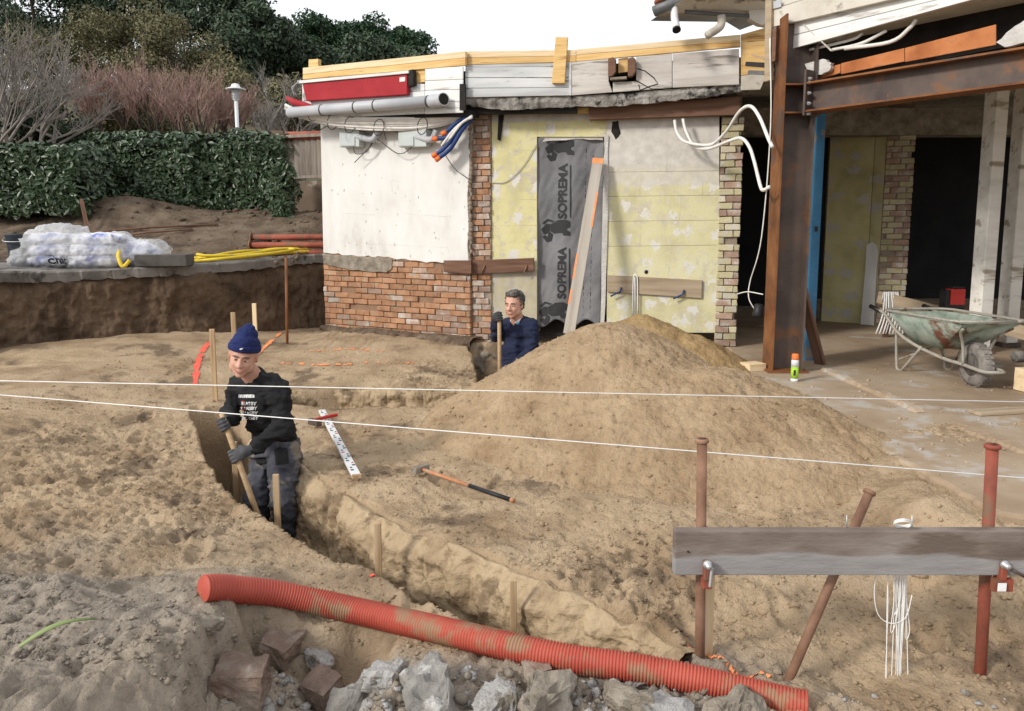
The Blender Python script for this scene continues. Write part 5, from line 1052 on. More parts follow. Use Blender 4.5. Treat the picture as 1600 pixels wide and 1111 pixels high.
# green leaf blade on the dusty mound
a, b = GG(30, 1022, .02), GG(150, 978, .02); vs = []; fs = []; s_ = Vector((-(b-a).y, (b-a).x, 0)).normalized()
for i in range(13):
    q = i/12; p = a.lerp(b, q); ww = .016*math.sin(math.pi*min(1, q*.75+.22))**1.2; zz = p.z+.02+.03*math.sin(math.pi*q)
    vs += [(p+s_*ww).to_tuple()[:2]+(zz,), p.to_tuple()[:2]+(zz+.006,), (p-s_*ww).to_tuple()[:2]+(zz,)]
for i in range(12):
    for k in range(2): fs.append((i*3+k, i*3+k+1, i*3+k+4, i*3+k+3))
o = mesh_obj('leaf_blade', np_mesh('leaf_blade', vs, fs), m_reed, None, None, True); o.modifiers.new('s', 'SOLIDIFY').thickness = .002; tag(o, 'long green leaf blade lying on the dusty mound at lower left', 'leaf')
# stakes and pins
def stake(lab, px, ytop, ybot, D, wd=.045, mat=m_stake, z0=None):
    a = P(px, ybot, D); b = P(px, ytop, D); a.z = min(a.z, gh(a.x, a.y)) if D > 5.5 else a.z; o = beam('wooden_stake', (b.x, a.y, a.z-.15), b, wd, wd*.55, mat, None, (0, 1, 0), .003); tag(o, lab, 'stake', 'wooden stakes driven into the sand')
for lab, px, y0, y1, wd, m_ in (('wooden stake left of the beanie man, beside the red paint', 331, 514, 620, .045, m_stake), ('short wooden stake standing right behind the blue beanie', 364, 488, 535, .05, m_stake), ('whitish wooden stake between the beanie man and the rebar pin', 397, 474, 530, .045, m_palewood)):
    g = G(px, y1, .06); stake(lab, px, y0, y1, min(g.y, 8.7), wd, m_)
stake('wooden stake standing in the trench close in front of the beanie man', 431, 741, 800, 4.38, .036); stake('wooden stake in the trench behind the shovel handle', 366, 690, 760, 5.05, .04)
stake('wooden stake against the trench side above the red conduit', 590, 817, 900, 3.72, .034); stake('thin wooden stake against the trench side near the middle of the conduit', 802, 906, 992, 3.18, .03)
g = G(448, 548, .06); o = tube_obj('rebar_pin', [(g.x, g.y, -.2), P(447, 402, g.y)], .018, m_rust, None, 10); tag(o, 'tall thin rusty steel pin driven into the sand before the terrace', 'steel pin')
# levelling staff, club hammer, sledge
def gl(px, py, z=.02): return GG(px, py, z)
a, b = gl(503, 642, .035), gl(557, 744, .035); t = thing('levelling_staff', 'white graduated levelling staff lying on the sand', 'levelling staff', a); beam('staff', a, b, .055, .022, m_lamp, t, (0, 0, 1), .003); d_ = b-a; fr = frame(d_)
for k in range(34):
    q = .03+.94*k/34; c = a+d_*q+fr[1]*(.013 if (k//2) % 2 else -.011); beam('graduation', c, c+d_*.012, .020 if k % 2 else .012, .0245, m_print if k % 5 else m_rprint, t, (0, 0, 1), 0)
beam('end_cap', b, b+d_.normalized()*.02, .06, .028, m_stake, t)
a, b = gl(492, 660, .04), gl(527, 653, .04); t = thing('club_hammer', 'small hammer with red handle lying across the end of the staff', 'hammer', a); beam('handle', a+Vector((0, 0, .02)), b+Vector((0, 0, .02)), .025, .025, m_radio, t); d_ = (b-a).normalized(); s_ = Vector((-d_.y, d_.x, 0)); o = beam('head', a-s_*.06, a+s_*.06, .05, .05, m_iron, t, (0, 0, 1), .006)
a, b = gl(657, 735, .04), gl(803, 783, .03); t = thing('sledgehammer', 'sledgehammer with orange and black handle lying before the sand heap', 'sledgehammer', a); d_ = b-a; s_ = Vector((-d_.y, d_.x, 0)).normalized()
tube_obj('handle', [a, a+d_*.55], .0115, m_dustor, t, 10); tube_obj('grip', [a+d_*.55, a+d_*.98], .013, m_blkpl, t, 10); tube_obj('butt', [a+d_*.97, a+d_], .014, m_dustor, t, 10); o = beam('head', a-s_*.062, a+s_*.062, .045, .045, m_foot, t, (0, 0, 1), .008)
# dusty orange handle is paler in the photograph: sand on it
# ================================================================== TERRACE THINGS
def slz_at(p): return float(np.interp(p.x, [q.x for q in SEP], [q.z for q in SEP]))
def S(px, py, D): p = P(px, py, D); return Vector((p.x, p.y, slz_at(p)+.03*max(0, min(1, (p.y-np.interp(p.x, [q.x for q in SEP], [q.y for q in SEP]))/2.2))))
c = S(37, 405, 9.3); t = thing('mortar_bucket', 'black mortar bucket at the left end of the terrace', 'bucket', c); MB().lathe([(.13, 0), (.135, .01), (.175, .36), (.185, .37), (.185, .385), (.168, .385), (.125, .03), (.01, .03)], c, n=28).build('bucket', m_bucket, t, True); tube_obj('bail', curve_pts([c+Vector((-.18, 0, .36)), c+Vector((-.12, -.17, .30)), c+Vector((.12, -.17, .30)), c+Vector((.18, 0, .36))], 16), .005, m_galv, t, 6)
def film(name, c, ells, seed, mat, parent, wr):
    mb = MB()
    for q in ells: mb.ell(c+Vector(q[:3]), q[3:6])
    me = fuse(mb, .025, 3, wr, .16, seed); return mesh_obj(name, me, mat, parent, None, True)
c = S(108, 412, 9.25); t = thing('wrapped_bag_stack', 'stack of bags under crumpled clear plastic next to the bucket', 'wrapped bags', c); r5 = random.Random(3)
for r_ in range(3):
    for k in range(2):
        me = fuse(MB().ell((0, 0, 0), (.34, .22, .075)).box((0, 0, 0), (.52, .32, .11)), .025, 5, .008, .1, k+r_); mesh_obj('bag', me, m_bag, t, Matrix.Translation(c+Vector((-.32+.58*k+.03*r_, .12, .09+.13*r_))) @ Matrix.Rotation(r5.uniform(-.1, .1), 4, 'Z'), True)
film('plastic_wrap', c, [(-.25, .1, .22, .42, .34, .26), (.22, .1, .2, .46, .34, .24), (-.1, .1, .36, .42, .3, .16), (-.5, .05, .12, .2, .3, .14), (.5, .05, .12, .2, .28, .12)], 3, m_film, t, .028)
me = subdiv(text_mesh('char', .13, .001, .004), 1); bmx = bmesh.new(); bmx.from_mesh(t.children[-1].data); bv_ = BVHTree.FromBMesh(bmx); bmx.free()
for v in me.vertices: v.co = Vector((v.co.x, 0, v.co.y))
drape(me, Matrix.Translation(c+Vector((-.02, -.6, .10))), bv_, Vector((0, 1, 0)), .006); mesh_obj('lettering', me, m_print, t)
c = S(205, 408, 9.5); t = thing('wrapped_bag', 'smaller plastic wrapped sack right of the bag stack', 'wrapped bag', c)
me = fuse(MB().ell((0, 0, 0), (.36, .24, .16)).ell((-.15, 0, .08), (.25, .2, .15)), .025, 5, .01, .1, 8); mesh_obj('sack', me, m_bag, t, Matrix.Translation(c+Vector((0, .05, .16))), True)
film('plastic_wrap', c, [(-.2, .05, .24, .3, .27, .2), (.1, .05, .17, .38, .28, .18), (.32, .03, .08, .18, .22, .1)], 9, m_film, t, .024)
c = S(258, 411, 9.42); o = MB().box((0, 0, .07), (.60, .34, .14)).build('precast_block', m_plainc); o.matrix_basis = Matrix.Translation(c) @ Matrix.Rotation(.12, 4, 'Z'); bevel(o, .008); tag(o, 'dark precast concrete block at the terrace edge before the yellow hose', 'concrete block')
t = thing('yellow_hose', 'long yellow hose lying in loose loops on the terrace', 'hose', S(400, 395, 10.6)); hp2 = []; r5 = random.Random(12)
seq = [(262, 393, 10.3), (300, 394, 10.3), (345, 399, 10.15), (400, 394, 10.6), (450, 389, 11.0), (498, 388, 11.2), (470, 392, 10.95), (400, 397, 10.4), (330, 402, 10.0), (310, 400, 10.05), (360, 396, 10.4), (430, 391, 10.9), (480, 388, 11.25), (440, 386, 11.2), (370, 393, 10.6), (305, 399, 10.1), (340, 403, 9.95), (410, 398, 10.35), (460, 393, 10.9), (420, 389, 11.0), (350, 395, 10.5), (300, 397, 10.2)]
for i, q in enumerate(seq): p = S(q[0], q[1]+r5.uniform(-1, 1), q[2]); hp2.append(p+Vector((0, 0, .022+.020*(i % 5))))
tube_obj('hose', curve_pts(hp2, 260), .020, m_yhose, t, 8); p0 = S(195, 412, 9.1); tube_obj('hose_end', curve_pts([S(193, 395, 9.2)+Vector((0, -.1, .2)), p0+Vector((.03, -.2, .14)), p0+Vector((.1, -.25, .03)), p0+Vector((.16, -.2, .1))], 20), .022, m_yhose, t, 8)
for k, (y, off) in enumerate(((378, 0), (372, .1), (366, .02), (381, .16), (362, .1))):
    a = S(391+off*30, 384, 11.15+off); z = .06+.11*(k // 2 if k < 4 else 2); a = a+Vector((-.0, .12*(k % 2), z)); b = Vector((a.x+1.6, a.y-.15, a.z+.01)); t = thing('stored_prop', ('lowest front', 'lowest rear', 'middle front', 'middle rear', 'topmost')[k]+' red steel prop of the stack beside the white wall', 'prop', a, 'red props stacked on the terrace')
    tube_obj('tube', [a, b], .042, m_redprop, t, 12); MB().lathe([(.075, 0), (.075, .012)], a-Vector((.012, 0, 0)), (1, 0, 0), 12).build('foot_plate', m_rustprop, t)
# ================================================================== PLANTS AND BACKGROUND
def leaf_cloud(name, cen, nor, size, mat, parent, seed, flat=.5, aspect=.45, cup=.15):
    """many small folded leaves; cen Nx3 positions, nor preferred facing"""
    r6 = np.random.RandomState(seed); N = len(cen); d = r6.normal(size=(N, 3)); d /= np.linalg.norm(d, axis=1)[:, None]
    nn = nor*flat+d*(1-flat)*1.2; nn /= np.linalg.norm(nn, axis=1)[:, None]; a = np.cross(nn, r6.normal(size=(N, 3))); a /= np.linalg.norm(a, axis=1)[:, None]; b = np.cross(nn, a)
    s = (size*(.6+.8*r6.rand(N)))[:, None]; V = np.empty((N, 6, 3)); w_ = aspect
    V[:, 0] = cen-a*s; V[:, 1] = cen-a*s*.2+b*s*w_+nn*s*cup; V[:, 2] = cen+a*s*.5+b*s*w_*.7+nn*s*cup; V[:, 3] = cen+a*s; V[:, 4] = cen+a*s*.5-b*s*w_*.7+nn*s*cup; V[:, 5] = cen-a*s*.2-b*s*w_+nn*s*cup
    k = np.arange(N)[:, None]*6; F1 = np.concatenate([k+np.array([[0, 1, 2, 3]]), k+np.array([[0, 3, 4, 5]])])
    return mesh_obj(name, np_mesh(name, V.reshape(-1, 3), F1), mat, parent)
def hedge(lab, cs_, N, seed):
    """cs_: list of (x,y,z,rx,ry,rz) rounded-box lobes"""
    x0 = sum(c[0] for c in cs_)/len(cs_); y0 = cs_[0][1]; t = thing('hedge', lab, 'hedge', (x0, y0, th_(x0, y0)), 'clipped hedges behind the terrace'); r6 = np.random.RandomState(seed); C_ = []; NN_ = []
    vol = [c[3]*c[5] for c in cs_]; mb = MB()
    for c, v in zip(cs_, vol):
        n = int(N*v/sum(vol)); bx = r6.uniform(-1, 1, size=(n, 3)); ar = np.array([c[4]*c[5], c[3]*c[5]*1.3, c[3]*c[4]]); fc = r6.choice(3, n, p=ar/ar.sum()); sg = np.where(r6.rand(n) < .5, -1., 1.); sg = np.where(fc == 1, np.where(r6.rand(n) < .85, -1., 1.), sg); sg = np.where(fc == 2, 1., sg)
        bx[np.arange(n), fc] = sg; d = np.sign(bx)*np.abs(bx)**5; d /= np.linalg.norm(d, axis=1)[:, None]; bx = bx*(1-.10*np.maximum(0, np.linalg.norm(np.abs(bx)**4, axis=1)-1))[:, None]
        ctr = np.array(c[:3]); rad = np.array(c[3:]); p = ctr+bx*rad*(.86+.20*r6.rand(n, 1)); p += .07*np.stack([fbm(p[:, 0]+i, p[:, 2]+p[:, 1], .35, 3, i) for i in range(3)], 1)*2
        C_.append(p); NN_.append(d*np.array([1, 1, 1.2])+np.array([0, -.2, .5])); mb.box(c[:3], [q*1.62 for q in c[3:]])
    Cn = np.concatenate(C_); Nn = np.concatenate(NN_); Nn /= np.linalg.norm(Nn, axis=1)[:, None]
    leaf_cloud('foliage', Cn, Nn, .052, m_leaf, t, seed, .62, .42); mb.build('dark_core', m_core, t)  # solid dark boxes fill the hedge behind its leaves
    mb = MB()
    for k in range(16): q = cs_[k % len(cs_)]; x = q[0]+r6.uniform(-.8, .8)*q[3]; y = q[1]-.3*q[4]; z = th_(x, y)-.1; mb.tube([(x, y, z), (x+r6.uniform(-.1, .1), y+.1, q[2])], .02, 5)
    tag(mb.build('stems', m_bark, t), kind='stuff')
def lobe(px0, px1, py0, py1, D, ry=.55):
    a = P(px0, py0, D); b = P(px1, py1, D); return ((a.x+b.x)/2, D+ry, (a.z+b.z)/2, (b.x-a.x)/2, ry, (a.z-b.z)/2)
hedge('nearer clipped evergreen hedge at the far left behind the bucket', [lobe(-120, 132, 226, 338, 11.9)], 8500, 1)
hedge('longer clipped evergreen hedge between the lamp post and the terrace', [lobe(140, 300, 212, 322, 13.2), (lobe(240, 450, 210, 330, 13.4))], 14000, 2)
hedge('ragged ivy bush at the end of the hedge beside the fence', [lobe(420, 455, 262, 350, 12.6, .2)], 900, 3)
# fence and panel beside the white wall
D = 13.6; fa, fb_ = P(448, 275, D), P(520, 275, D-.4); t = thing('board_fence', 'weathered vertical board fence left of the white wall', 'fence', fa); zt2 = P(455, 215, D).z; zb2 = P(455, 278, D).z
for k in range(9):
    p = fa.lerp(fb_, k/8); MB().box((p.x, p.y, (zt2+zb2)/2), (.104, .022, zt2-zb2-.03)).build('board', m_fence, t)
beam('cap_rail', (fa.x-.2, fa.y-.02, zt2), (fb_.x, fb_.y-.02, zt2), .10, .05, m_fence, t); beam('bottom_rail', (fa.x-.1, fa.y-.04, zb2), (fb_.x, fb_.y-.04, zb2), .05, .05, m_fence, t); beam('post', (fa.x-.08, fa.y+.02, th_(fa.x, fa.y)-.2), (fa.x-.08, fa.y+.02, zt2+.02), .1, .1, m_fence, t)
t = thing('red_pipe', 'red brown pipe resting on top of the board fence', 'pipe', P(470, 212, D)); tube_obj('pipe', [P(443, 213, D), P(520, 211, D-.4)], .075, m_redprop, t, 14); MB().box(P(436, 213, D), (.2, .2, .17)).build('end_block', m_panelb, t)
a = P(445, 283, D-.05); b = P(520, 283, D-.4); t = thing('brown_panel', 'brown sheet panel standing below the board fence', 'panel', a); zz = th_(a.x, D)-.2; MB().prism([(a.x, a.y, zz), (b.x, b.y, zz), (b.x, b.y, a.z), (a.x, a.y, a.z)], (0, .05, 0)).build('sheet', m_panelb, t)
for k, (px, py) in enumerate(((474, 340), (498, 340))): q = P(px, py, D-.45); o = mesh_obj('paper_scrap', rock_mesh('paper_scrap', (.12, .02, .22), 5+k), m_lamp, None, Matrix.Translation(q)); tag(o, ('white torn scrap on the brown panel', 'white torn scrap between brown panel and white wall')[k], 'scrap')
# old wood, twigs on the bank
for k, (x0, y0, x1, y1, D, lab) in enumerate(((120, 348, 340, 325, 11.6, 'long thin branch lying across the earth bank'), (150, 342, 300, 338, 11.4, 'shorter weathered stick lying on the earth bank'))):
    a, b = P(x0, y0, D), P(x1, y1, D+.3); a.z = th_(a.x, a.y)+.03; b.z = th_(b.x, b.y)+.03; o = tube_obj('branch', [a, a.lerp(b, .5)+Vector((0, 0, .02)), b], .018, m_brownwood, None, 6); tag(o, lab, 'branch')
a = P(127, 312, 11.9); b = P(140, 350, 11.5); t = thing('broken_post', 'short broken red-brown post leaning on the bank', 'post', b); beam('post', (b.x, b.y, th_(b.x, b.y)-.1), a, .05, .05, m_brownwood, t)
pts = []; r5 = np.random.RandomState(14)
for k in range(700): x = r5.uniform(-8, -2.9); y = r5.uniform(10.2, 13.2); pts.append((x, y, th_(x, y) if y > 12 else th_(x, y)-.02, .01+.04*r5.rand()**4))
tag(lumps('bank_debris', pts, m_bank, None, 2), 'clods and litter on the earth bank', 'clods', None, 'stuff')
c = P(371, 205, 19.0); t = thing('lamp_post', 'white garden lamp post with louvred lantern behind the hedge', 'lamp post', (c.x, 19, th_(c.x, 19))); zz = P(371, 157, 19).z
tube_obj('pole', [(c.x, 19, th_(c.x, 19)-.2), (c.x, 19, zz)], .045, m_lamp, t, 12); b0 = Vector((c.x, 19, zz)); u_ = 19/1200
MB().lathe([(.05, 0), (.075, .01), (.075, .03)], b0, n=18).build('collar', m_lamp, t, True)
for k in range(6): MB().lathe([(.075, 0), (.10, .012), (.075, .02)], b0+Vector((0, 0, .04+.035*k)), n=18).build('louvre', m_lamp, t, True)
MB().lathe([(.06, .03), (.06, .26)], b0, n=14).build('lamp_glass', m_pvc, t, True); MB().lathe([(.235, 0), (.235, .015), (.11, .06), (.09, .12), (.05, .14)], b0+Vector((0, 0, .25)), n=24).build('hood', m_lamp, t, True)
# trees
def leafy(lab, px, py, D, rx, rz, mat, N, seed, leaf=.13, group='evergreen trees on the dune', trunk=True, name='evergreen_tree'):
    c = P(px, py, D); base = Vector((c.x, D, min(th_(c.x, D), c.z-rz))); t = thing(name, lab, 'tree' if trunk else 'shrub', base, group); r6 = np.random.RandomState(seed); C_ = []; NN_ = []; nl = 26
    for k in range(nl):
        d = r6.normal(size=3); d /= np.linalg.norm(d); q = np.array(c)+d*np.array([rx, rx*.8, rz])*(.35+.5*r6.rand()); rr_ = rx*(.20+.20*r6.rand()); n = int(N*1.8)//nl; e = r6.normal(size=(n, 3)); e /= np.linalg.norm(e, axis=1)[:, None]
        C_.append(q+e*rr_*(.55+.5*r6.rand(n, 1))*np.array([1, 1, .75])); NN_.append(e+np.array([0, 0, .5]))
    Cn = np.concatenate(C_); Nn = np.concatenate(NN_); Nn /= np.linalg.norm(Nn, axis=1)[:, None]; leaf_cloud('crown', Cn, Nn, leaf, mat, t, seed, .5, .5)
    if trunk:
        mb = MB(); mb.tube(curve_pts([base-Vector((0, 0, .5)), base.lerp(c, .5)+Vector((rx*.06, 0, 0)), c], 8), [.04*rx+.06-.01*i for i in range(9)][:9], 7) if False else mb.tube([base-Vector((0, 0, .5)), base.lerp(c, .5)+Vector((rx*.06, 0, 0)), c], [.05*rx+.05, .04*rx+.04, .03], 7)
        for k in range(5): a = k*1.26; mb.tube([base.lerp(c, .55), c+Vector((math.cos(a)*rx*.55, math.sin(a)*rx*.5, rz*.3))], [.03*rx+.03, .02], 5)
        mb.build('trunk', m_bark, t)
LT = [('broad dark oak filling the top left corner', 60, 20, 44, 5.0, 4.0, m_leafd, 9000), ('dark oak crowning the dune left of the gap', 190, 0, 44, 4.6, 3.6, m_leafd, 9000), ('dark rounded oak beside the open sky', 330, 20, 42, 3.4, 2.8, m_leafd, 8000), ('lower dark oak right of the highest crown', 400, 66, 40, 2.6, 2.0, m_leafd, 7000), ('dark oak in the hollow behind the lamp post', 345, 100, 38, 2.6, 1.9, m_leafd, 6000), ('dark oak low on the right slope of the dune', 455, 88, 42, 2.6, 1.6, m_leafd, 6000),
      ('flat-topped pine left on the skyline', 500, 60, 60, 3.2, 1.4, m_leafp, 6000), ('flat-topped pine in the middle of the skyline', 562, 62, 60, 3.2, 1.5, m_leafp, 6000), ('small pine at the right end of the skyline', 622, 70, 60, 2.6, 1.4, m_leafp, 5000), ('dark tree low behind the red awning', 590, 98, 50, 4.2, 1.4, m_leafd, 6000)]
for k, q in enumerate(LT): leafy(*q, 50+k, .105 if q[3] < 50 else .13)
for k, q in enumerate([('olive green scrub on the upper slope', 190, 80, 34, 3.0, 2.4, m_leafo, 6000), ('olive green scrub in the middle of the slope', 270, 90, 33, 2.6, 2.2, m_leafo, 6000), ('olive scrub low on the slope behind the bare shrubs', 330, 140, 31, 2.2, 1.6, m_leafo, 4500), ('olive scrub at the left of the slope', 90, 110, 33, 2.6, 2.4, m_leafo, 5000), ('dark green bush at the far left above the hedge', 60, 196, 19, 1.3, .8, m_leafd, 5000), ('olive scrub just above the hedge', 215, 190, 24, 2.0, 1.0, m_leafo, 4500), ('olive scrub behind the lamp post', 390, 150, 30, 1.8, 1.1, m_leafo, 4000), ('thicket of low brown scrub behind the fence', 470, 165, 26, 1.7, .9, m_leafo, 3500)]):
    leafy(*q, 90+k, .065 if q[3] > 20 else .05, 'scrub on the dune', False, 'scrub_bush')
def bare(lab, px, py0, py1, D, spread, mat, seed, stems, depth, up, group, thick=.05, rad=.008):
    a = P(px, py1, D); b = P(px, py0, D); base = Vector((a.x, D, min(a.z, th_(a.x, D)) if True else a.z)); H = b.z-base.z; t = thing('bare_tree', lab, 'tree', base, group); r6 = random.Random(seed); tw = MB(); tr = MB()
    def grow(p, d, L, r, lev):
        pts = [p]; q = p.copy(); dd_ = d.copy()
        for k in range(3): dd_ = (dd_+Vector((r6.gauss(0, .13), r6.gauss(0, .13), r6.gauss(0, .08)+up))).normalized(); q = q+dd_*(L/3); pts.append(q.copy())
        (tr if lev < 2 else tw).tube(pts, [r, r*.85, r*.7, r*.5], 5 if lev < 2 else 3, False)
        if lev >= depth: return
        for k in range(r6.randint(3, 5) if lev else r6.randint(4, 5)):
            s = r6.uniform(.35, 1); i = min(2, int(s*3)); o_ = pts[i].lerp(pts[i+1], s*3-i if s*3-i <= 1 else 1); nd = (dd_+Vector((r6.gauss(0, spread), r6.gauss(0, spread), r6.gauss(.1, .25)))).normalized(); grow(o_, nd, L*r6.uniform(.55, .82), max(rad, r*.55), lev+1)
    for k in range(stems): an = 6.28*k/stems+r6.random(); grow(base+Vector((math.cos(an)*.12, math.sin(an)*.12, -.1)), Vector((math.cos(an)*spread*.7, math.sin(an)*spread*.7, 1)).normalized(), H*.42, thick, 0)
    tr.build('limbs', m_bark if mat is m_twigr else mat, t); tw.build('twigs', mat, t)
for k, q in enumerate([('reddish bare tamarisk at the left of the row', 150, 92, 212, 22), ('reddish bare tamarisk second from the left', 205, 78, 212, 22.5), ('reddish bare tamarisk in the middle of the row', 255, 84, 212, 22), ('reddish bare tamarisk left of the lamp post', 312, 98, 212, 21.5), ('reddish bare tamarisk right behind the lamp post', 362, 112, 212, 22.5)]): bare(q[0], *q[1:], .42, m_twigr, 20+k, 4, 4, .10, 'bare tamarisks behind the hedge', .05, .0048)
for k, q in enumerate([('grey bare tree at the left edge', -10, -20, 230, 17, .5), ('grey bare tree second from the left edge', 62, 30, 225, 18, .5), ('pale bare tree behind the awning end', 430, 100, 210, 24, .6), ('pale bare sapling behind the fence', 478, 110, 212, 26, .6), ('pale bare tree on the slope above the tamarisks', 250, 30, 150, 34, .6), ('pale bare tree behind the red awning', 560, 70, 150, 36, .6), ('pale bare tree over the white fascia', 640, 72, 140, 38, .6)]): bare(*q, m_twigg, 60+k, 3, 4, .05, 'bare pale trees', .06, .006)
# ================================================================== PEOPLE
def hand(mb, wrist, grip, axis, palm_n, r=.011, closed=True, thumb=1):
    """palm + four fingers curled round a bar through grip along axis + thumb"""
    wrist = Vector(wrist); grip = Vector(grip); ax_ = Vector(axis).normalized(); d = (grip-wrist); d = (d-ax_*d.dot(ax_)*.6).normalized(); n_ = d.cross(ax_).normalized()
    if n_.dot(Vector(palm_n)) < 0: n_ = -n_
    s_ = n_.cross(d).normalized()
    if abs(s_.dot(ax_)) < .3: s_ = ax_
    pc_ = grip+n_*.030-d*.028; mb.cap(wrist, .031, pc_-d*.02, .034); mb.ell(pc_, (.045, .044, .021), d, s_, n_); 
    for k, (w_, L_) in enumerate(((-.034, .92), (-.012, 1.0), (.011, .96), (.032, .80))):
        b = pc_+s_*w_+d*.036; p1 = b+d*.026*L_+n_*-.010; p2 = p1-n_*.030*L_+d*.004; p3 = p2-n_*.016*L_-d*.022*L_
        mb.cap(b, r, p1, r*.97, 9); mb.cap(p1, r*.97, p2, r*.92, 9); mb.cap(p2, r*.92, p3, r*.82, 9)
    b = pc_-s_*.034*thumb-d*.020; p1 = b-n_*.030-s_*.012*thumb+d*.014; p2 = p1-n_*.022+d*.022+s_*.008*thumb
    mb.cap(b, r*1.25, p1, r*1.1, 9); mb.cap(p1, r*1.1, p2, r*.9, 9)
def person(lab, J, face, sweat_m, glove_m, root_loc, hat, handle, seed, upv=Vector((0, 0, 1)), hs=1.0):
    t = thing('person', lab, 'person', root_loc); V_ = {k: Vector(v) for k, v in J.items()}
    f = Vector(face).normalized(); f = (f-upv*f.dot(upv)).normalized(); up_ = upv.normalized(); l = up_.cross(f).normalized(); hc = V_['head']
    def hp3(x, y, z): return hc+(f*x+l*y+up_*z)*hs
    side = (V_['Lsh']-V_['Rsh']).normalized(); spine = (V_['neck']-V_['pelvis']).normalized(); fwd = side.cross(spine).normalized()
    if fwd.dot(f) < 0: fwd = -fwd
    def torso(mb, g):
        mb.ell(V_['chest'], (.175+g, .125+g, .17+g), side, fwd, spine); mb.ell(V_['waist'], (.155+g, .122+g, .15+g), side, fwd, spine); mb.ell(V_['pelvis'], (.165+g, .125+g, .13+g), side, fwd, spine)
        mb.ell(V_['chest'].lerp(V_['waist'], .55)+fwd*.03, (.15+g, .11+g, .16+g), side, fwd, spine); mb.cap(V_['Lsh'], .068+g, V_['neck']-spine*.05, .075+g); mb.cap(V_['Rsh'], .068+g, V_['neck']-spine*.05, .075+g); mb.ell(V_['chest']+spine*.07, (.165+g, .11+g, .10+g), side, fwd, spine)
    def arms(mb, g):
        for s in 'LR': mb.cap(V_[s+'sh'], .060+g, V_[s+'el'], .047+g); mb.cap(V_[s+'el'], .048+g, V_[s+'wr'], .032+g*1.1)
    def legs(mb, g):
        mb.ell(V_['pelvis'], (.165+g, .125+g, .12+g), side, fwd, spine)
        for s in 'LR': mb.cap(V_[s+'hip'], .088+g, V_[s+'kn'], .060+g); mb.cap(V_[s+'kn'], .060+g, V_[s+'an'], .043+g*1.4)
    def headm(mb):
        E = lambda c, r: mb.ell(hp3(*c), [q*hs for q in r], f, l, up_, 18, 12)
        E((-.012, 0, .035), (.098, .079, .088)); E((.016, 0, -.025), (.078, .070, .092)); E((.040, 0, -.078), (.045, .046, .034)); E((.066, 0, -.098), (.022, .026, .017)); E((.058, .030, -.028), (.030, .026, .028)); E((.058, -.030, -.028), (.030, .026, .028)); E((.078, 0, .024), (.016, .050, .011)); E((.074, 0, -.064), (.020, .026, .012)); E((.072, 0, -.076), (.020, .022, .008))
        mb.cap(hp3(.088, 0, .016), .009*hs, hp3(.113, 0, -.028), .0135*hs); mb.ell(hp3(.100, .011, -.032), (.011*hs,)*3); mb.ell(hp3(.100, -.011, -.032), (.011*hs,)*3)
        for s in (1, -1): mb.ell(hp3(-.012, .079*s, -.005), (.017*hs, .009*hs, .032*hs), (f*.9+l*.4*s).normalized(), (l-f*.4*s).normalized(), up_); mb.ell(hp3(.02, .050*s, -.055), (.040*hs, .022*hs, .038*hs), f, l, up_)
        mb.cap(V_['neck']-spine*.03, .064, hp3(-.025, 0, -.06), .060*hs)
    mb = MB(); torso(mb, -.012); arms(mb, -.012); legs(mb, -.012); headm(mb)
    for s in 'LR': a = V_[s+'an']; mb.cap(a, .04, a+fwd*.10-Vector((0, 0, .035)), .035)
    body = mesh_obj('body', fuse(mb, .0065, 2), m_skin, t, None, True)
    for s in (1, -1):
        MB().ell(hp3(.083, .031*s, .004), [q*hs for q in (.007, .0135, .0055)], f, l, up_).build('eye', m_eyew, body, True); MB().ell(hp3(.0885, .029*s, .0035), [q*hs for q in (.0035, .0065, .005)], f, l, up_).build('iris', m_eye, body, True)
        tube_obj('eyebrow', curve_pts([hp3(.096, .014*s, .023), hp3(.094, .030*s, .029), hp3(.082, .048*s, .023)], 8), .0042*hs, m_hairg, body, 6); tube_obj('eyelid', curve_pts([hp3(.087, .017*s, .007), hp3(.091, .030*s, .0105), hp3(.080, .045*s, .005)], 8), .0028*hs, m_skin, body, 6)
    tube_obj('mouth', curve_pts([hp3(.076, .031, -.058), hp3(.091, .014, -.070), hp3(.095, 0, -.072), hp3(.091, -.014, -.070), hp3(.076, -.031, -.058)], 14), .0033*hs, m_lip, body, 6)
    mb = MB(); torso(mb, .012); arms(mb, .014)
    for s in 'LR': d = (V_[s+'wr']-V_[s+'el']).normalized(); mb.cap(V_[s+'wr']-d*.035, .046, V_[s+'wr']-d*.01, .043)
    mb.cap(V_['neck']-spine*.05, .082, V_['neck']-spine*.0, .074)
    swm = fuse(mb, .008, 3, .013, .13, seed); sw = mesh_obj('sweatshirt', swm, sweat_m, t, None, True)
    mb = MB(); legs(mb, .018); tro = mesh_obj('trousers', fuse(mb, .009, 3, .015, .14, seed+2), m_trous, t, None, True)
    for s in 'LR':
        a = V_[s+'an']; mb = MB(); mb.cap(a+Vector((0, 0, .03)), .05, a-Vector((0, 0, .03)), .048); mb.cap(a-Vector((0, 0, .045)), .046, a+fwd*.15-Vector((0, 0, .055)), .042); mesh_obj('boot', fuse(mb, .012, 3), m_iron, t, None, True)
        mb = MB(); hand(mb, V_[s+'wr'], V_[s+'gr'], handle, (V_[s+'wr']-V_[s+'gr'])+fwd*.2, .0105, True, 1 if s == 'L' else -1); mb.cap(V_[s+'wr']-(V_[s+'wr']-V_[s+'el']).normalized()*.05, .036, V_[s+'wr'], .034); mesh_obj('glove', fuse(mb, .0038, 1), glove_m, t, None, True)
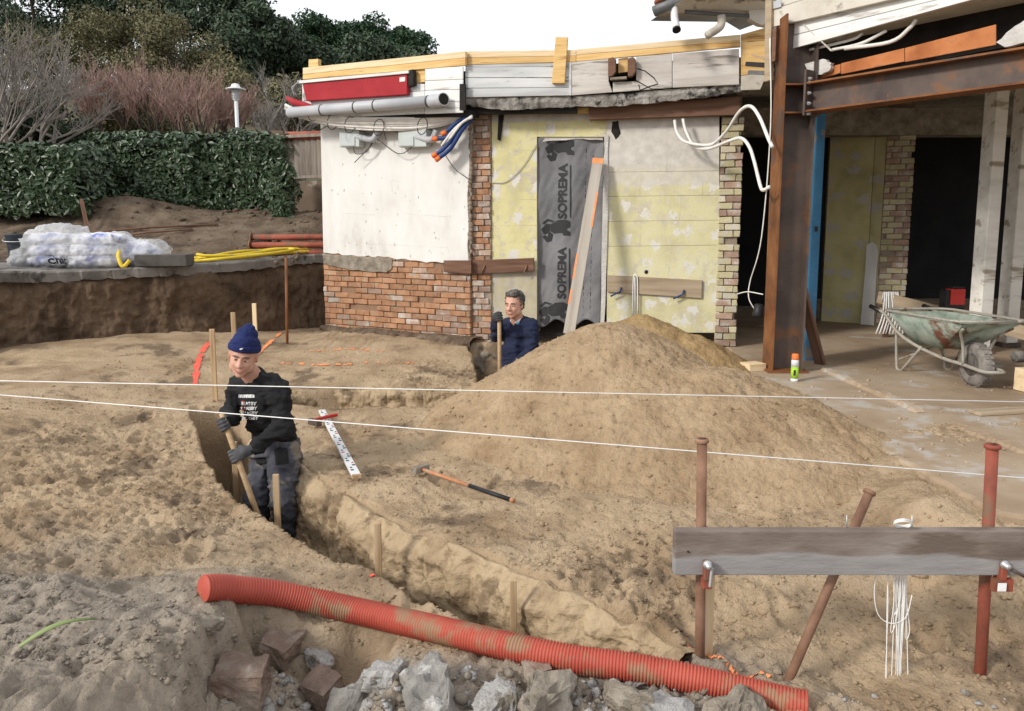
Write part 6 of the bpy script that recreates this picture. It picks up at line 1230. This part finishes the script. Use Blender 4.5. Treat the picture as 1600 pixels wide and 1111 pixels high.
    if hat:
        mb = MB(); tilt = (up_-f*.18).normalized(); f2 = (f-tilt*f.dot(tilt)).normalized(); l2 = tilt.cross(f2)
        mb.ell(hp3(-.016, 0, .075), [q*hs for q in (.105, .088, .075)], f2, l2, tilt, 20, 12); mb.ell(hp3(-.035, 0, .125), [q*hs for q in (.072, .066, .058)], f2, l2, tilt); mb.ell(hp3(-.040, .01, .165), [q*hs for q in (.035, .040, .035)], f2, l2, tilt)
        ht = mesh_obj('beanie', fuse(mb, .007, 3, .004, .06, seed), m_hat, t, None, True)
        mb = MB(); ring = [hp3(-.014+.102*math.cos(a), .086*math.sin(a), .048+.014*math.cos(a)) for a in [2*math.pi*k/28 for k in range(29)]]; mb.tube(ring, .013*hs, 9, False); mb.tube([p+tilt*.018 for p in ring], .013*hs, 9, False); mesh_obj('cuff', fuse(mb, .006, 3), m_hat, ht, None, True)
        MB().box(hp3(.108, 0, .082), (.012, .028, .006)).build('mark', m_wprint, ht)
        mb = MB()
        for s in (1, -1): mb.ell(hp3(-.035, .072*s, .01), [q*hs for q in (.034, .012, .030)], f, l, up_)
        mb.ell(hp3(-.085, 0, .0), [q*hs for q in (.022, .06, .04)], f, l, up_); mesh_obj('hair', fuse(mb, .006, 2, .002, .02, 3), m_hairw, t, None, True)
    else:
        mb = MB(); mb.ell(hp3(-.030, 0, .060), [q*hs for q in (.092, .086, .078)], f, l, up_, 20, 12); mb.ell(hp3(.035, .0, .108), [q*hs for q in (.050, .062, .026)], f, l, up_); mb.ell(hp3(-.065, 0, .0), [q*hs for q in (.050, .074, .06)], f, l, up_); mb.ell(hp3(.05, .025, .1), [q*hs for q in (.034, .035, .02)], f, l, up_)
        for s in (1, -1): mb.ell(hp3(-.004, .072*s, .028), [q*hs for q in (.016, .011, .034)], f, l, up_)
        mesh_obj('hair', fuse(mb, .0045, 1, .011, .02, 3), m_hairg, t, None, True)
    return t, sw, tro, V_, side, fwd, spine, hp3
def shovel(lab, top, bot, zfloor, face):
    top = Vector(top); bot = Vector(bot); d = (bot-top).normalized(); Lz = (zfloor-top.z)/d.z; e = top+d*Lz; s0 = e-d*.32; t = thing('shovel', lab, 'shovel', e, 'shovels held by the two men'); tube_obj('handle', [top, top+d*.03, s0], [.014, .0175, .0175], m_handle, t, 12)
    _, a, b = frame(d); w_ = Vector((-d.y, d.x, 0)).normalized(); n_ = d.cross(w_).normalized(); vs = []; fs = []
    prof = [(0, .02), (.05, .09), (.10, .115), (.2, .115), (.27, .08), (.31, .01)]
    for q, hw in prof:
        for k in range(5): x = (k/4-.5)*2; vs.append(s0+d*q+w_*hw*x+n_*(.022*(1-x*x)))
    for i in range(len(prof)-1):
        for k in range(4): fs.append((i*5+k, i*5+k+1, i*5+k+6, i*5+k+5))
    o = MB().add(vs, fs).build('blade', m_iron, t, True); o.modifiers.new('s', 'SOLIDIFY').thickness = .003; tube_obj('socket', [s0-d*.10, s0+d*.06], [.022, .018], m_iron, t, 10); return t
# ---- man with the beanie, in the near trench
top1, bot1 = P(346, 646, 4.66), P(392, 775, 4.50); hd = (bot1-top1).normalized()
gL = top1+hd*((P(372, 712, 4.58).z-top1.z)/hd.z); gR = top1+hd*((P(352, 662, 4.64).z-top1.z)/hd.z)
J1 = dict(head=P(380, 557, 4.76), neck=P(400, 590, 4.88), chest=P(413, 624, 4.92), waist=P(427, 668, 4.96), pelvis=P(430, 700, 4.97), Lsh=P(434, 606, 4.80), Lel=P(443, 668, 4.72), Lwr=P(397, 701, 4.62), Lgr=gL, Rsh=P(375, 601, 5.00), Rel=P(360, 640, 4.96), Rwr=P(363, 655, 4.74), Rgr=gR,
          Lhip=P(446, 708, 4.90), Rhip=P(414, 710, 5.05), Lkn=P(440, 790, 4.74), Rkn=P(400, 790, 4.86))
for s, px, D in (('L', 452, 4.86), ('R', 410, 5.0)): p = P(px, 880, D); J1[s+'an'] = Vector((p.x, p.y, -.62))
pt1, sw1, tro1, V1, side1, fwd1, sp1, hp1 = person('person in navy beanie and black printed sweatshirt digging in the near trench', J1, (CAM+Vector((-.75, 0, -.1)))-J1['head'], m_blacksw, m_glove, Vector((J1['pelvis'].x, J1['pelvis'].y, -.70)), True, hd, 3, Vector((.20, -.10, 1)), 1.03)
shovel('shovel with pale wooden handle held by the man in the beanie', top1, bot1, -.68, None)
# print on the chest
bmx = bmesh.new(); bmx.from_mesh(sw1.data); bv = BVHTree.FromBMesh(bmx); bmx.free()
def chest_print(txt, px, py, size, mat, bold=.003):
    c = P(px, py, 4.6); d = ray(px, py).normalized(); me = subdiv(text_mesh(txt, size, 0, bold), 1); r_ = Vector((1, .25, -.05)).normalized(); u_ = Vector((.12, 0, 1)).normalized()
    for v in me.vertices: v.co = r_*v.co.x+u_*v.co.y
    drape(me, Matrix.Translation(c), bv, d, .004); mesh_obj('print', me, mat, sw1)
for txt, px, py, m_ in (('RUGBY', 388, 631, m_wprint), ('RUGBY', 389, 638.5, m_wprint), ('RUGBY', 390, 646, m_wprint), ('RUGBY', 391, 653.5, m_wprint), ('R', 379.5, 630, m_rprint), ('O', 381, 639, m_rprint), ('*', 398, 653, m_rprint)): chest_print(txt, px, py, .030 if len(txt) > 1 else .036, m_, .0012)
chest_print('\u2588\u2588\u2588' if False else 'mmmm', 385, 618.5, .030, m_wprint, .004)
# pocket flap
mb = MB(); me = bpy.data.meshes.new('pk'); bmx = bmesh.new(); bmx.from_mesh(tro1.data); bvt = BVHTree.FromBMesh(bmx); bmx.free(); vs = []; nx = 10
for j in range(nx+1):
    for i in range(nx+1):
        px = 428+(449-428)*i/nx+3*j/nx; py = 702+(727-702)*j/nx-(3*i/nx); d = ray(px, py).normalized(); h = bvt.ray_cast(CAM, d); vs.append(tuple((h[0] if h[0] is not None else P(px, py, 4.8))-d*.006))
mesh_obj('pocket', np_mesh('pocket', vs, grid_faces(nx+1, nx+1)), m_pocket, tro1, None, True)
# ---- man in navy by the doorway trench
top2, bot2 = P(780, 490, 6.86), P(781, 600, 6.80); hd2 = (bot2-top2).normalized(); g2a = top2+hd2*.03; g2b = top2+hd2*((P(783, 588, 6.8).z-top2.z)/hd2.z)
J2 = dict(head=P(803, 477, 7.02), neck=P(810, 504, 7.10), chest=P(812, 525, 7.12), waist=P(808, 556, 7.12), pelvis=P(806, 577, 7.14), Lsh=P(829, 511, 7.0), Lel=P(831, 551, 6.92), Lwr=P(798, 580, 6.80), Lgr=g2b, Rsh=P(793, 510, 7.24), Rel=P(776, 526, 7.16), Rwr=P(777, 503, 6.96), Rgr=g2a,
          Lhip=P(815, 582, 7.06), Rhip=P(798, 582, 7.2), Lkn=P(808, 650, 6.96), Rkn=P(792, 650, 7.06))
for s, px, D in (('L', 812, 7.1), ('R', 796, 7.2)): p = P(px, 720, D); J2[s+'an'] = Vector((p.x, p.y, -.50))
pt2, sw2, tro2, V2, side2, fwd2, sp2, hp2_ = person('person in navy sweatshirt standing with a shovel behind the sand heap', J2, Vector((-.42, -.9, -.06)), m_navysw, m_gloved, Vector((J2['pelvis'].x, J2['pelvis'].y, -.58)), False, hd2, 6, Vector((-.02, 0, 1)), 1.0)
shovel('shovel held upright by the man in the navy sweatshirt', top2, bot2, -.56, None)
bmx = bmesh.new(); bmx.from_mesh(sw2.data); bv2 = BVHTree.FromBMesh(bmx); bmx.free()
def cloth_patch(name, pix, mat, par, bvh, D0):
    bm = bmesh.new(); bm.faces.new([bm.verts.new((x, -y, 0)) for x, y in pix]); bmesh.ops.triangulate(bm, faces=bm.faces); bmesh.ops.subdivide_edges(bm, edges=bm.edges, cuts=3, use_grid_fill=True); me = bpy.data.meshes.new(name); bm.to_mesh(me); bm.free()
    for v in me.vertices: d = ray(v.co.x, -v.co.y).normalized(); h = bvh.ray_cast(CAM, d); v.co = (h[0] if h[0] is not None else P(v.co.x, -v.co.y, D0))-d*.005
    return mesh_obj(name, me, mat, par, None, True)
cloth_patch('white_collar', [(797, 496), (806, 498), (815, 497), (811, 503), (804, 505), (797, 502)], m_tee, sw2, bv2, 6.95); cloth_patch('blue_trim', [(805, 504.5), (811, 503), (812, 501.5), (811, 506), (807, 507)], m_teeb, sw2, bv2, 6.95)
